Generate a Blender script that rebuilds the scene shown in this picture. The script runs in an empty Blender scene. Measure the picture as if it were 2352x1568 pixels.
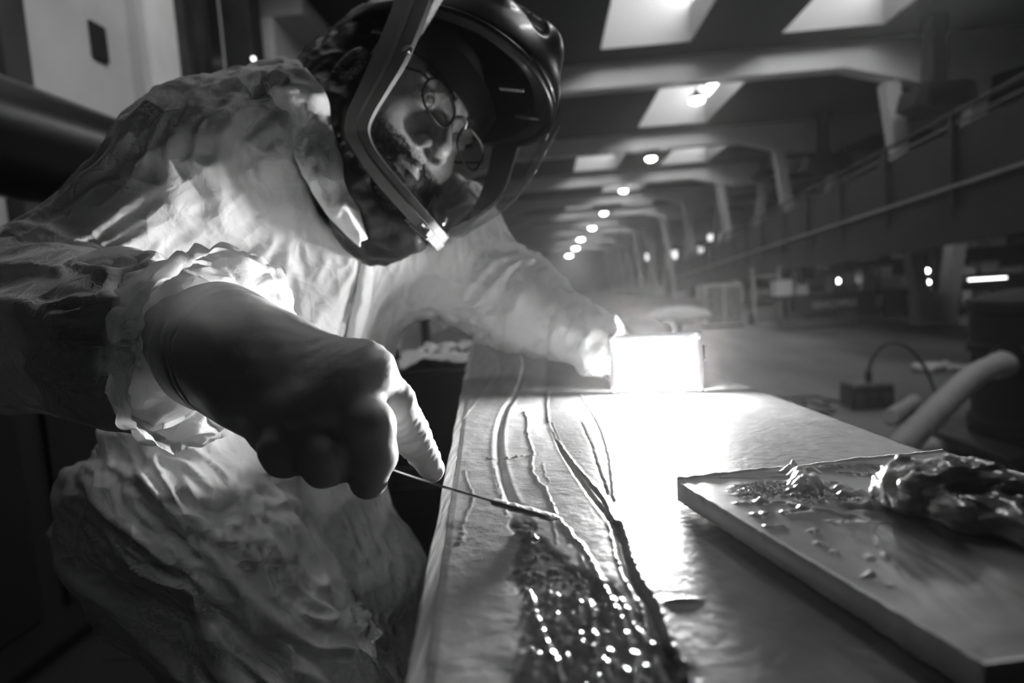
import bpy, bmesh, math, random
import numpy as np
from mathutils import Vector, Matrix
random.seed(7)
SC = bpy.context.scene
COL = SC.collection

# ---------------------------------------------------------------- camera
FPX = 1390.0
CAM = np.array([0.0, 0.0, 1.2])
_y, _p, _r = math.radians(3.87), math.radians(5.25), math.radians(3.72)
FWD = np.array([-math.sin(_y)*math.cos(_p), math.cos(_y)*math.cos(_p), -math.sin(_p)])
_r0 = np.cross(FWD, [0, 0, 1.0]); _r0 /= np.linalg.norm(_r0)
_u0 = np.cross(_r0, FWD)
RGT = math.cos(_r)*_r0 - math.sin(_r)*_u0
UPV = math.cos(_r)*_u0 + math.sin(_r)*_r0
cd = bpy.data.cameras.new('camera')
cam = bpy.data.objects.new('camera', cd); COL.objects.link(cam)
cam.matrix_world = Matrix(((RGT[0], UPV[0], -FWD[0], CAM[0]), (RGT[1], UPV[1], -FWD[1], CAM[1]),
                           (RGT[2], UPV[2], -FWD[2], CAM[2]), (0, 0, 0, 1)))
cd.sensor_width = 36.0
cd.lens = 36.0*FPX/2352.0
cd.clip_start = 0.02; cd.clip_end = 300
cd.dof.use_dof = True; cd.dof.focus_distance = 0.40; cd.dof.aperture_fstop = 5.0
SC.camera = cam
# ---------------------------------------------------------------- exposure, world
SC.view_settings.view_transform = 'Standard'
SC.view_settings.look = 'None'
SC.view_settings.exposure = 0.55
SC.view_settings.gamma = 1.0
SC.view_settings.use_curve_mapping = False
SC.cycles.use_denoising = True
SC.cycles.max_bounces = 4
SC.cycles.use_adaptive_sampling = True
SC.cycles.adaptive_threshold = 0.05
SC.cycles.transparent_max_bounces = 12
SC.cycles.volume_bounces = 0
SC.cycles.sample_clamp_indirect = 40.0
SC.cycles.caustics_reflective = False
SC.cycles.caustics_refractive = False
wd = bpy.data.worlds.new('overcast'); SC.world = wd; wd.use_nodes = True
wd.node_tree.nodes['Background'].inputs[0].default_value = (0.6, 0.6, 0.6, 1)
wd.node_tree.nodes['Background'].inputs[1].default_value = 1.0
LAMP_STRENGTH = 440.0
SKY_STRENGTH = 12.0
BULB_STRENGTH = 30.0
HAZE = 0.0125


_wv = wd.node_tree.nodes.new('ShaderNodeVolumeScatter')      # dusty air
_wv.inputs['Density'].default_value = HAZE; _wv.inputs['Anisotropy'].default_value = .85
wd.cycles.volume_sampling = 'EQUIANGULAR'
wd.node_tree.links.new(_wv.outputs[0], wd.node_tree.nodes['World Output'].inputs['Volume'])


def W(x, y, d):
    """point in the hall seen at photo pixel x, y at depth d metres"""
    return CAM + FWD*d + RGT*(x-1176)/FPX*d - UPV*(y-784)/FPX*d


def Z(x, y, z):
    """point of the horizontal plane z seen at photo pixel x, y"""
    v = FWD + RGT*(x-1176)/FPX - UPV*(y-784)/FPX
    return CAM + v*(z-CAM[2])/v[2]


# ---------------------------------------------------------------- helpers
def link(o, parent=None):
    COL.objects.link(o)
    if parent is not None:
        o.parent = parent
        o.matrix_parent_inverse = Matrix.Translation(-Vector(parent.location))
    return o


def tag(o, label=None, cat=None, group=None, kind=None):
    if label: o['label'] = label
    if cat: o['category'] = cat
    if group: o['group'] = group
    if kind: o['kind'] = kind
    return o


def empty(name, loc, label=None, cat=None, group=None, kind=None):
    o = bpy.data.objects.new(name, None)
    o.location = loc; o.empty_display_size = .05
    COL.objects.link(o)
    return tag(o, label, cat, group, kind)


def mesh_np(name, V, F, m, parent=None, smooth=True, attrs=None):
    V = np.asarray(V, dtype=np.float64)
    me = bpy.data.meshes.new(name)
    me.from_pydata(V.tolist() if len(V) < 2000 else [], [], [list(f) for f in F] if len(V) < 2000 else [])
    if len(V) >= 2000:
        F = np.asarray(F)
        n = F.shape[1]
        me.vertices.add(len(V)); me.vertices.foreach_set('co', V.astype(np.float32).ravel())
        me.loops.add(F.size); me.loops.foreach_set('vertex_index', F.astype(np.int32).ravel())
        me.polygons.add(len(F)); me.polygons.foreach_set('loop_start', np.arange(0, F.size, n, dtype=np.int32))
        me.update(calc_edges=True)
    if smooth: me.polygons.foreach_set('use_smooth', np.ones(len(me.polygons), dtype=bool))
    if attrs:
        for k, a in attrs.items():
            at = me.attributes.new(k, 'FLOAT', 'POINT'); at.data.foreach_set('value', np.asarray(a, dtype=np.float32))
    me.materials.append(m)
    me.validate()
    return link(bpy.data.objects.new(name, me), parent)


class MB:
    """collects boxes, prisms and tubes for one mesh object"""
    def __init__(s): s.v = []; s.f = []
    def add(s, vs, fs):
        k = len(s.v); s.v += [tuple(map(float, p)) for p in vs]; s.f += [tuple(i+k for i in f) for f in fs]; return s
    def box(s, c, size, axes=None, bev=0.0):
        c = np.array(c, float); h = np.array(size, float)/2
        A = np.eye(3) if axes is None else np.array(axes, float)
        if bev <= 0:
            vs = [c + A[0]*h[0]*i + A[1]*h[1]*j + A[2]*h[2]*k for i in (-1, 1) for j in (-1, 1) for k in (-1, 1)]
            return s.add(vs, [(0, 1, 3, 2), (4, 6, 7, 5), (0, 4, 5, 1), (2, 3, 7, 6), (0, 2, 6, 4), (1, 5, 7, 3)])
        bm = bmesh.new(); bmesh.ops.create_cube(bm, size=2)
        for v in bm.verts: v.co = Vector((v.co.x*h[0], v.co.y*h[1], v.co.z*h[2]))
        bmesh.ops.bevel(bm, geom=bm.edges[:], offset=bev, segments=2, affect='EDGES', profile=.6)
        bm.verts.index_update()
        vs = [c + A[0]*v.co.x + A[1]*v.co.y + A[2]*v.co.z for v in bm.verts]
        fs = [[v.index for v in f.verts] for f in bm.faces]; bm.free()
        return s.add(vs, fs)
    def bb(s, x0, x1, y0, y1, z0, z1, bev=0.0):
        return s.box(((x0+x1)/2, (y0+y1)/2, (z0+z1)/2), (x1-x0, y1-y0, z1-z0), None, bev)
    def beam(s, a, b, w, h, up=(0, 0, 1)):
        a = np.array(a, float); b = np.array(b, float); d = b-a; L = np.linalg.norm(d); d /= L
        x = np.cross(d, up); x /= np.linalg.norm(x); z = np.cross(x, d)
        return s.box((a+b)/2, (w, L, h), (x, d, z))
    def tube(s, pts, r, n=12, cap=True):
        pts = [np.array(p, float) for p in pts]; rr = r if hasattr(r, '__len__') else [r]*len(pts)
        k = len(s.v); t = pts[1]-pts[0]; t /= np.linalg.norm(t)
        a = np.cross(t, [0, 0, 1.0])
        if np.linalg.norm(a) < .1: a = np.cross(t, [1.0, 0, 0])
        a /= np.linalg.norm(a)
        for i, p in enumerate(pts):
            q = pts[min(i+1, len(pts)-1)]-pts[max(i-1, 0)]; t = q/(np.linalg.norm(q)+1e-9)
            a = a - t*(a@t); a /= np.linalg.norm(a); b = np.cross(t, a)
            for j in range(n):
                c = 2*math.pi*j/n
                s.v.append(tuple(p + (a*math.cos(c)+b*math.sin(c))*rr[i]))
        for i in range(len(pts)-1):
            for j in range(n):
                s.f.append((k+i*n+j, k+i*n+(j+1) % n, k+(i+1)*n+(j+1) % n, k+(i+1)*n+j))
        if cap:
            s.f.append(tuple(k+j for j in range(n))[::-1]); e = k+(len(pts)-1)*n
            s.f.append(tuple(e+j for j in range(n)))
        return s
    def lathe(s, c, prof, n=32, axis=(0, 0, 1)):
        axis = np.array(axis, float); axis /= np.linalg.norm(axis); c = np.array(c, float)
        a = np.cross(axis, [1.0, 0, 0]) if abs(axis[0]) < .9 else np.cross(axis, [0, 1.0, 0]); a /= np.linalg.norm(a); b = np.cross(axis, a)
        k = len(s.v)
        for (r, z) in prof:
            for j in range(n):
                t = 2*math.pi*j/n; s.v.append(tuple(c+axis*z+(a*math.cos(t)+b*math.sin(t))*max(r, 1e-4)))
        for i in range(len(prof)-1):
            for j in range(n): s.f.append((k+i*n+j, k+i*n+(j+1) % n, k+(i+1)*n+(j+1) % n, k+(i+1)*n+j))
        s.f.append(tuple(k+j for j in range(n))[::-1]); e = k+(len(prof)-1)*n; s.f.append(tuple(e+j for j in range(n)))
        return s
    def build(s, name, m, parent=None, smooth=False):
        me = bpy.data.meshes.new(name); me.from_pydata(s.v, [], s.f); me.materials.append(m)
        bm = bmesh.new(); bm.from_mesh(me); bmesh.ops.recalc_face_normals(bm, faces=bm.faces[:]); bm.to_mesh(me); bm.free()
        if smooth:
            me.polygons.foreach_set('use_smooth', np.ones(len(me.polygons), dtype=bool))
            me.set_sharp_from_angle(angle=math.radians(40))
        return link(bpy.data.objects.new(name, me), parent)


def dup(root, loc, label=None, group=None):
    r = root.copy(); COL.objects.link(r); r.location = loc
    if label: r['label'] = label
    if group: r['group'] = group
    for ch in list(root.children):
        c = ch.copy(); COL.objects.link(c); c.parent = r
        for g in ch.children:
            d = g.copy(); COL.objects.link(d); d.parent = c
    return r


# noise ---------------------------------------------------------------
_rng = np.random.RandomState(11)
_PERM = _rng.permutation(512).astype(np.int64)
_G = _rng.normal(size=(512, 3)); _G /= np.linalg.norm(_G, axis=1)[:, None]


def gnoise(p):
    """gradient noise about -1..1 at an array of 3-D points"""
    i = np.floor(p).astype(np.int64); f = p-i
    u = f*f*f*(f*(f*6-15)+10)
    def g(dx, dy, dz):
        h = _PERM[(_PERM[(_PERM[(i[:, 0]+dx) & 511]+i[:, 1]+dy) & 511]+i[:, 2]+dz) & 511]
        gr = _G[h]
        return gr[:, 0]*(f[:, 0]-dx)+gr[:, 1]*(f[:, 1]-dy)+gr[:, 2]*(f[:, 2]-dz)
    def L(a, b, t): return a+(b-a)*t
    x = u[:, 0]; y = u[:, 1]; z = u[:, 2]
    return 1.6*L(L(L(g(0, 0, 0), g(1, 0, 0), x), L(g(0, 1, 0), g(1, 1, 0), x), y),
                 L(L(g(0, 0, 1), g(1, 0, 1), x), L(g(0, 1, 1), g(1, 1, 1), x), y), z)


def worley(p):
    """distances to the two nearest feature points"""
    i = np.floor(p).astype(np.int64); d1 = np.full(len(p), 9.); d2 = np.full(len(p), 9.)
    for dx in (-1, 0, 1):
        for dy in (-1, 0, 1):
            for dz in (-1, 0, 1):
                c = i+np.array([dx, dy, dz])
                h = _PERM[(_PERM[(_PERM[c[:, 0] & 511]+c[:, 1]) & 511]+c[:, 2]) & 511]
                q = c+.5+.45*_G[h]
                d = np.linalg.norm(p-q, axis=1)
                n1 = np.minimum(d1, d); d2 = np.minimum(d2, np.maximum(d1, d)); d1 = n1
    return d1, d2


# signed distance shapes ----------------------------------------------
def s_cap(p, a, b, ra, rb):
    a = np.asarray(a); b = np.asarray(b); ab = b-a
    t = np.clip(((p-a)@ab)/(ab@ab+1e-12), 0, 1)
    q = p-a-t[:, None]*ab
    return np.sqrt(np.einsum('ij,ij->i', q, q))-(ra+(rb-ra)*t)


def s_ell(p, c, r, A=None):
    q = p-np.asarray(c)
    if A is not None: q = q@np.asarray(A).T
    r = np.asarray(r); k0 = np.linalg.norm(q/r, axis=1); k1 = np.linalg.norm(q/(r*r), axis=1)+1e-9
    return k0*(k0-1)/k1


def smin(a, b, k):
    h = np.maximum(k-np.abs(a-b), 0)/k
    return np.minimum(a, b)-h*h*k*.25


def smax(a, b, k): return -smin(-a, -b, k)


def nets(fn, lo, hi, h):
    """surface nets over a box"""
    lo = np.array(lo, float); n = np.ceil((np.array(hi)-lo)/h).astype(int)+1
    xs = [lo[k]+np.arange(n[k])*h for k in range(3)]
    val = np.empty(n)
    for i in range(n[0]):
        Y, Zz = np.meshgrid(xs[1], xs[2], indexing='ij')
        val[i] = fn(np.stack([np.full(Y.size, xs[0][i]), Y.ravel(), Zz.ravel()], 1)).reshape(n[1], n[2])
    s = val < 0
    cn = n-1
    acc = np.zeros((*cn, 3)); cnt = np.zeros(cn)
    idx = np.stack(np.meshgrid(*[np.arange(k) for k in cn], indexing='ij'), -1).astype(float)
    def sl(dx, dy, dz): return (slice(dx, dx+cn[0]), slice(dy, dy+cn[1]), slice(dz, dz+cn[2]))
    for ax in range(3):
        for o1 in (0, 1):
            for o2 in (0, 1):
                o = [0, 0, 0]; oth = [k for k in range(3) if k != ax]; o[oth[0]] = o1; o[oth[1]] = o2
                e = list(o); e[ax] = 1
                a = val[sl(*o)]; b = val[sl(*e)]; m = (a < 0) != (b < 0)
                t = np.where(m, a/np.where(m, a-b, 1), 0)
                p = np.zeros((*cn, 3)); p[..., oth[0]] = o1; p[..., oth[1]] = o2; p[..., ax] = t
                acc += np.where(m[..., None], p, 0); cnt += m
    act = cnt > 0
    vid = -np.ones(cn, dtype=np.int64); vid[act] = np.arange(act.sum())
    V = lo+(idx[act]+acc[act]/cnt[act][:, None])*h
    Q = []
    for ax in range(3):
        b1, b2 = [(1, 2), (2, 0), (0, 1)][ax]
        sh = [slice(1, cn[k]) for k in range(3)]; sh[ax] = slice(0, cn[ax])
        e = [slice(1, cn[k]) for k in range(3)]; e[ax] = slice(1, cn[ax]+1)
        a = s[tuple(sh)]; b = s[tuple(e)]
        for flip in (0, 1):
            m = (a & ~b) if not flip else (~a & b)
            w = np.argwhere(m)
            if not len(w): continue
            c = w.copy()
            for k in (b1, b2): c[:, k] += 1
            def at(d1, d2):
                q = c.copy(); q[:, b1] -= d1; q[:, b2] -= d2
                return vid[q[:, 0], q[:, 1], q[:, 2]]
            q = np.stack([at(1, 1), at(0, 1), at(0, 0), at(1, 0)], 1)
            Q.append(q if not flip else q[:, ::-1])
    return V, np.concatenate(Q)


def subdiv(V, Q):
    n = len(V)
    E = np.stack([Q, np.roll(Q, -1, 1)], -1).reshape(-1, 2); Es = np.sort(E, 1)
    U, inv = np.unique(Es[:, 0]*n+Es[:, 1], return_inverse=True)
    mid = (V[U//n]+V[U % n])/2; fc = V[Q].mean(1)
    e = inv.reshape(-1, 4)+n; c = np.arange(len(Q))+n+len(U)
    NV = np.concatenate([V, mid, fc])
    NQ = np.concatenate([np.stack([Q[:, k], e[:, k], c, e[:, k-1]], 1) for k in range(4)])
    return NV, NQ


def grad(fn, V, e=.0015):
    g = np.stack([fn(V+d)-fn(V-d) for d in np.eye(3)*e], 1)
    return g/(np.linalg.norm(g, axis=1)[:, None]+1e-9)


def relax(V, Q, it=1, w=.5):
    for _ in range(it):
        S = np.zeros_like(V); c = np.zeros(len(V))
        for k in range(4):
            a = Q[:, k]
            for j in (1, 3):
                b = Q[:, (k+j) % 4]
                for d in range(3): S[:, d] += np.bincount(a, V[b, d], len(V))
                c += np.bincount(a, minlength=len(V))
        V = V*(1-w)+w*S/np.maximum(c, 1)[:, None]
    return V


def sdf_mesh(fn, lo, hi, h, lev=1, it=2):
    V, Q = nets(fn, lo, hi, h)
    for k in range(lev):
        V = relax(V, Q, 1, .4)
        V, Q = subdiv(V, Q)
        for _ in range(it):
            d = fn(V); V = V-grad(fn, V)*np.clip(d, -h, h)[:, None]
    return V, Q


# materials -----------------------------------------------------------
def mat(name, col, rough=.6, metal=0., vary=.0, vscale=8., bump=0., bscale=40., spec=.5, coat=0., emit=0., sss=0., stretch=None, detail=5., trans=0.):
    m = bpy.data.materials.new(name); m.use_nodes = True
    nt = m.node_tree; b = nt.nodes['Principled BSDF']
    b.inputs['Base Color'].default_value = (col, col, col, 1)
    b.inputs['Roughness'].default_value = rough
    b.inputs['Metallic'].default_value = metal
    b.inputs['Specular IOR Level'].default_value = spec
    b.inputs['Coat Weight'].default_value = coat
    b.inputs['Coat Roughness'].default_value = .08
    if trans: b.inputs['Transmission Weight'].default_value = trans
    if sss:
        b.inputs['Subsurface Weight'].default_value = sss; b.inputs['Subsurface Scale'].default_value = .006
        b.inputs['Subsurface Radius'].default_value = (1, 1, 1)
    if emit:
        b.inputs['Emission Color'].default_value = (1, 1, 1, 1); b.inputs['Emission Strength'].default_value = emit
    if vary or bump:
        tc = nt.nodes.new('ShaderNodeTexCoord'); mp = nt.nodes.new('ShaderNodeMapping')
        nt.links.new(tc.outputs['Object'], mp.inputs[0])
        if stretch: mp.inputs['Scale'].default_value = stretch
    if vary:
        n = nt.nodes.new('ShaderNodeTexNoise'); n.inputs['Scale'].default_value = vscale; n.inputs['Detail'].default_value = detail
        nt.links.new(mp.outputs[0], n.inputs[0])
        r = nt.nodes.new('ShaderNodeMapRange'); r.inputs[1].default_value = .3; r.inputs[2].default_value = .7
        r.inputs[3].default_value = max(col*(1-vary), 0); r.inputs[4].default_value = min(col*(1+vary), 1)
        nt.links.new(n.outputs[0], r.inputs[0]); nt.links.new(r.outputs[0], b.inputs['Base Color'])
    if bump:
        n = nt.nodes.new('ShaderNodeTexNoise'); n.inputs['Scale'].default_value = bscale; n.inputs['Detail'].default_value = detail
        nt.links.new(mp.outputs[0], n.inputs[0])
        bp = nt.nodes.new('ShaderNodeBump'); bp.inputs['Strength'].default_value = 1; bp.inputs['Distance'].default_value = bump
        nt.links.new(n.outputs[0], bp.inputs['Height']); nt.links.new(bp.outputs[0], b.inputs['Normal'])
    return m


def emit_mat(name, s, col=1.):
    m = bpy.data.materials.new(name); m.use_nodes = True; nt = m.node_tree; nt.nodes.clear()
    e = nt.nodes.new('ShaderNodeEmission'); e.inputs[0].default_value = (col, col, col, 1); e.inputs[1].default_value = s
    o = nt.nodes.new('ShaderNodeOutputMaterial'); nt.links.new(e.outputs[0], o.inputs[0]); return m


def glass_mat(name, tint=.95, refl=1.45, gloss=.03):
    """thin clear sheet: mostly see-through, mirror-like towards its edges"""
    m = bpy.data.materials.new(name); m.use_nodes = True; nt = m.node_tree; nt.nodes.clear()
    t = nt.nodes.new('ShaderNodeBsdfTransparent'); t.inputs[0].default_value = (tint, tint, tint, 1)
    g = nt.nodes.new('ShaderNodeBsdfGlossy'); g.inputs['Roughness'].default_value = gloss
    lw_ = nt.nodes.new('ShaderNodeLayerWeight'); lw_.inputs[0].default_value = .5
    pw = nt.nodes.new('ShaderNodeMath'); pw.operation = 'POWER'; pw.inputs[1].default_value = 2.6; nt.links.new(lw_.outputs['Facing'], pw.inputs[0])
    fr = nt.nodes.new('ShaderNodeMath'); fr.operation = 'MULTIPLY_ADD'; fr.inputs[1].default_value = .85; fr.inputs[2].default_value = (refl-1)*.12; nt.links.new(pw.outputs[0], fr.inputs[0])
    mx = nt.nodes.new('ShaderNodeMixShader'); o = nt.nodes.new('ShaderNodeOutputMaterial')
    nt.links.new(fr.outputs[0], mx.inputs[0]); nt.links.new(t.outputs[0], mx.inputs[1]); nt.links.new(g.outputs[0], mx.inputs[2])
    nt.links.new(mx.outputs[0], o.inputs[0]); return m


M = dict(
    concrete=mat('concrete', .34, .85, vary=.25, vscale=1.2, bump=.004, bscale=14),
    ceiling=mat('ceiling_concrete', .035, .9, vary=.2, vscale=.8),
    beam=mat('painted_beam_concrete', .82, .85, vary=.12, vscale=.9),
    column=mat('painted_column', .75, .85, vary=.15, vscale=1.5),
    floor=mat('floor_concrete', .19, .55, vary=.55, vscale=.9, bump=.003, bscale=6, stretch=(1, .35, 1)),
    wall=mat('plaster_wall', .48, .9, vary=.12, vscale=2),
    wallpale=mat('pale_plaster', .80, .9, vary=.08, vscale=3),
    wellwhite=mat('skylight_shaft_paint', .30, .9),
    dark=mat('dark_steel', .03, .5, vary=.5, vscale=6),
    blackmat=mat('matt_black', .008, .7),
    black=mat('black_plastic', .012, .35),
    midsteel=mat('worn_steel', .22, .5, metal=.6, vary=.4, vscale=12),
    pale=mat('pale_paint', .5, .6, vary=.2, vscale=6),
    wood=mat('raw_wood', .42, .7, vary=.3, vscale=14, stretch=(6, .5, 6), bump=.0008, bscale=60),
    white=mat('white_plastic', .75, .45),
    hose=mat('hose_plastic', .62, .45),
)
# ================================================================ the hall
HC, HB = 5.08, 4.64          # ceiling height, underside of the beams
Y0 = 11.4; DY = 5.65         # first beam in view and the spacing of the bays
XL, XR = -3.3, 15.0
NB = 11
beam_y = [Y0+DY*k for k in range(NB)]
YE = Y0+DY*NB
MB().bb(XL-.3, XR+.3, -4, YE+.3, -.2, 0).build('floor', M['floor'])['kind'] = 'structure'

# skylight openings  (x0, x1, y0, y1)
sky = []
for k in range(-1, NB):
    y1 = Y0+DY*k-.62 if k >= 0 else 5.0
    y0 = y1-3.5
    xs = ((1.08, 2.62), (4.08, 5.75)) if k % 2 == 0 else ((2.52, 4.3),)
    if k == -1: xs = ((-2.2, -.3), (1.2, 2.8))  # unseen near skylights, added as fill for left wall and foreground
    for a, b in xs: sky.append((a, b, y0, y1))
xs = sorted({XL-.3, XR+.3} | {v for s in sky for v in s[:2]})
ys = sorted({-4.0, YE+.3} | {v for s in sky for v in s[2:]})
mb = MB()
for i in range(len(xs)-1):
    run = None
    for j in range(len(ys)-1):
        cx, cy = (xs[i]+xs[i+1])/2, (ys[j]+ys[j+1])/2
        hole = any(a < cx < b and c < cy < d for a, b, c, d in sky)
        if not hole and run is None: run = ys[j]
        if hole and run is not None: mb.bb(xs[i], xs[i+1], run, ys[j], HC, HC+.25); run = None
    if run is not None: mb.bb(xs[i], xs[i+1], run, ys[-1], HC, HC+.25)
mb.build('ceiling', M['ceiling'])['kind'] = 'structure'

PANE = emit_mat('daylit_skylight_glass', SKY_STRENGTH)
for n, (a, b, c, d) in enumerate(sky):
    root = empty('window_%d' % (n+1), ((a+b)/2, (c+d)/2, HC+.25), kind='structure')
    z0, z1 = HC+.25, HC+1.35
    zl = HC+.005
    MB().bb(a-.08, a, c-.08, d+.08, z0, z1).bb(b, b+.08, c-.08, d+.08, z0, z0+.35).bb(b, b+.08, c-.08, d+.08, z1-.12, z1)\
        .bb(a, b, c-.08, c, z0, z1).bb(a, b, d, d+.08, z0, z1).bb(a-.08, b+.08, c-.08, d+.08, z1, z1+.08)\
        .bb(a, a+.02, c, d, zl, z0).bb(b-.02, b, c, d, zl, z0).bb(a+.02, b-.02, c, c+.02, zl, z0).bb(a+.02, b-.02, d-.02, d, zl, z0).build('skylight_shaft', M['wellwhite'], root)
    MB().bb(b+.05, b+.06, c, d, z0+.35, z1-.12).build('pane', PANE, root)
    MB().bb(a+.1, b-.1, c+.005, c+.015, z0+.25, z1-.12).build('pane', PANE, root)  # unseen extra pane, added to brighten the beam faces
    f = MB()
    for t in (0, .333, .667, 1): f.bb(b, b+.05, c+(d-c)*t-.03, c+(d-c)*t+.03, z0+.35, z1-.12)
    f.build('frame', M['midsteel'], root)

# cross beams: flat middle, haunches dropping to the columns, next span beyond
CL, CR = -2.45, 7.15
for k, y in enumerate(beam_y):
    prof = [(XL, HC+.05), (XL, HB-.42), (CL-.5, HB-.42), (CL+.35, HB-.36), (CL+1.7, HB), (CR-1.75, HB), (CR-.5, HB-.36), (CR+.55, HB-.36),
            (CR+1.9, HB), (XR-1.4, HB), (XR-.4, HB-.36), (XR, HB-.36), (XR, HC+.05)]
    v = [(x, y+s, z) for s in (0, .34) for x, z in prof]; n = len(prof)
    fs = [tuple(range(n))[::-1], tuple(range(n, 2*n))]+[(i, (i+1) % n, n+(i+1) % n, n+i) for i in range(n)]
    MB().add(v, fs).build('ceiling_beam', M['beam'])['kind'] = 'structure'
MB().bb(XR-.35, XR, -4, YE, HC-.5, HC).build('trim_1', M['beam'])['kind'] = 'structure'

# V-shaped columns under every beam on the right, simple ones on the left
for k, y in enumerate(beam_y):
    root = empty('column', (CR, y+.17, 0), kind='structure')
    x = CR-.15 if k == 0 else CR
    v = [(x-.34, y, 0), (x+.30, y, 0), (x+.34, y, .55), (x-.36, y, .55), (x-.34, y+.36, 0), (x+.30, y+.36, 0), (x+.34, y+.36, .55), (x-.36, y+.36, .55)]
    MB().add(v, [(3, 2, 1, 0), (4, 5, 6, 7), (0, 1, 5, 4), (1, 2, 6, 5), (2, 3, 7, 6), (3, 0, 4, 7)]).build('foot', M['column'], root)
    for s in (-1, 1):
        p = [(x+s*.36-.0, 0.5), (x+s*.14, 0.5), (x+s*.66-s*.02, HB-.3), (x+s*.90, HB-.3)]
        v = [(a, y+t, b) for t in (0.03, .30) for a, b in p]
        MB().add(v, [(0, 1, 2, 3), (7, 6, 5, 4), (0, 4, 5, 1), (1, 5, 6, 2), (2, 6, 7, 3), (3, 7, 4, 0)]).build('strut', M['column'], root)
for k, y in enumerate(beam_y):
    MB().bb(CL-.45, CL-.05, y, y+.34, 0, HB-.3).build('column', M['concrete'])['kind'] = 'structure'

MB().bb(XL-.3, XL, -4, YE+.3, 0, HC).build('wall_left', M['wall'])['kind'] = 'structure'
MB().bb(XR, XR+.3, -4, YE+.3, 0, HC).build('wall_right', mat('dark_side_wall', .03, .9))['kind'] = 'structure'  # right wall in one even near-black tone
MB().bb(XL-.3, XR+.3, YE, YE+.3, 0, HC).build('wall_far', M['wall'])['kind'] = 'structure'
MB().bb(XL-.3, XR+.3, -4.3, -4, 0, HC).build('wall_near', mat('dark_brick', .06, .9))['kind'] = 'structure'

# hanging hall lamps
LB = emit_mat('hall_lamp_glow', BULB_STRENGTH)
bulbs = [((1600, 228), 11.2), ((1495, 363), 16.6), ((1432, 437), 22.3), ((1387, 489), 29.6), ((1360, 523), 37.5), ((1334, 549), 46.6), ((1322, 569), 58), ((1307, 586), 70)]
words = ['hanging against the middle skylight of the second bay', 'hanging between two skylights of the third bay', 'hanging in front of the small fourth-bay skylight',
         'hanging past the sixth beam', 'fourth from the far end of the hall', 'third from the far end of the hall', 'second from the far end of the hall', 'last and smallest at the far end of the hall']
for (p, d), wtx in zip(bulbs, words):
    q = W(p[0], p[1], d); s = .62*max(1.0, d/26)
    root = empty('pendant_lamp', q, 'glowing round pendant lamp '+wtx, 'lamp', 'pendant lamps along the hall')
    MB().lathe(q, [(.02*s, .30*s), (.07*s, .28*s), (.10*s, .16*s), (.2*s, .10*s), (.22*s, .0)], 20).build('lamp_shade', M['dark'], root, True)
    top = HC+1.33 if any(w[0] < q[0] < w[1] and w[2] < q[1] < w[3] for w in sky) else HC+.02
    MB().lathe(q, [(.21*s, .02*s), (.215*s, -.02*s), (.19*s, -.08*s), (.10*s, -.12*s), (.02*s, -.13*s)], 20).build('bulb', LB, root, True)
    MB().tube([q+[0, 0, .28*s], [q[0], q[1], top]], .012, 6).build('cord', M['black'], root)

# air heaters hanging by dark ducts under the ceiling
def heater(px, py, d, w, label):
    c = W(px, py, d)
    root = empty('air_heater', c, label, 'heater', 'hanging air heaters')
    h = w*.46
    p = [(-.5, -.25), (-.42, .42), (-.28, .5), (.28, .5), (.45, .35), (.5, -.25), (.2, -.5), (-.2, -.5)]
    v = [(c[0]+a*w, c[1]+t, c[2]+b*h) for t in (-.3, .3) for a, b in p]; n = len(p)
    MB().add(v, [tuple(range(n)), tuple(range(n, 2*n))[::-1]]+[(i, (i+1) % n, n+(i+1) % n, n+i) for i in range(n)]).build('casing', M['dark'], root)
    f = MB()
    for k in range(6): f.bb(c[0]-w*.3, c[0]+w*.3, c[1]-.33, c[1]-.29, c[2]+h*(-.3+.12*k), c[2]+h*(-.26+.12*k))
    f.build('grille', M['blackmat'], root)['kind'] = 'stuff'
    MB().bb(c[0]-w*.14, c[0]+w*.1, c[1]-.15, c[1]+.15, c[2]+h*.45, HC-.01).build('flue', M['dark'], root)
heater(2150, 228, 9.9, .97, 'dark six-sided air heater hanging above the near V column')
heater(1893, 378, 15.4, 1.08, 'dark six-sided air heater hanging above the second V column')
heater(1752, 400, 21.2, .6, 'small dark air heater hanging beside the third beam')

# descending walkway with rails along the right side
D = np.array([.079, 1.0, -.036]); D /= np.linalg.norm(D)
P0 = W(2352, 175, 6.0)-D*4.5
Xv = np.cross(D, [0, 0, 1.0]); Xv /= np.linalg.norm(Xv); Zv = np.cross(Xv, D)
root = empty('walkway', (P0[0], P0[1], 0), 'long dark raised walkway with railing sloping down along the right side of the hall', 'walkway')
LEN = 44.0
def wk(s, x, z): return P0+D*s+Xv*x+Zv*z
RAMP = mat('walkway_paint', .035, .6, vary=.3, vscale=1.5)
MB().beam(wk(0, .03, -1.33), wk(LEN, .03, -1.33), .12, .40, Zv).build('girder', RAMP, root)
MB().beam(wk(0, .8, -1.12), wk(LEN, .8, -1.12), 1.5, .06, Zv).build('deck', RAMP, root)
MB().beam(wk(0, 0.02, -.66), wk(LEN, 0.02, -.66), .012, .95, Zv).build('infill_panel', RAMP, root)
MB().tube([wk(0, 0, 0), wk(LEN, 0, 0)], .03, 10).build('handrail', M['dark'], root, True)
MB().tube([wk(0, 0, -.13), wk(LEN, 0, -.13)], .022, 8).build('rail', M['midsteel'], root, True)
MB().beam(wk(0, -.04, -.86), wk(LEN, -.04, -.86), .05, .03, Zv).build('rail', M['pale'], root)
MB().tube([wk(0, 1.55, 0), wk(LEN, 1.55, 0)], .03, 8).build('handrail', M['dark'], root, True)
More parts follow.
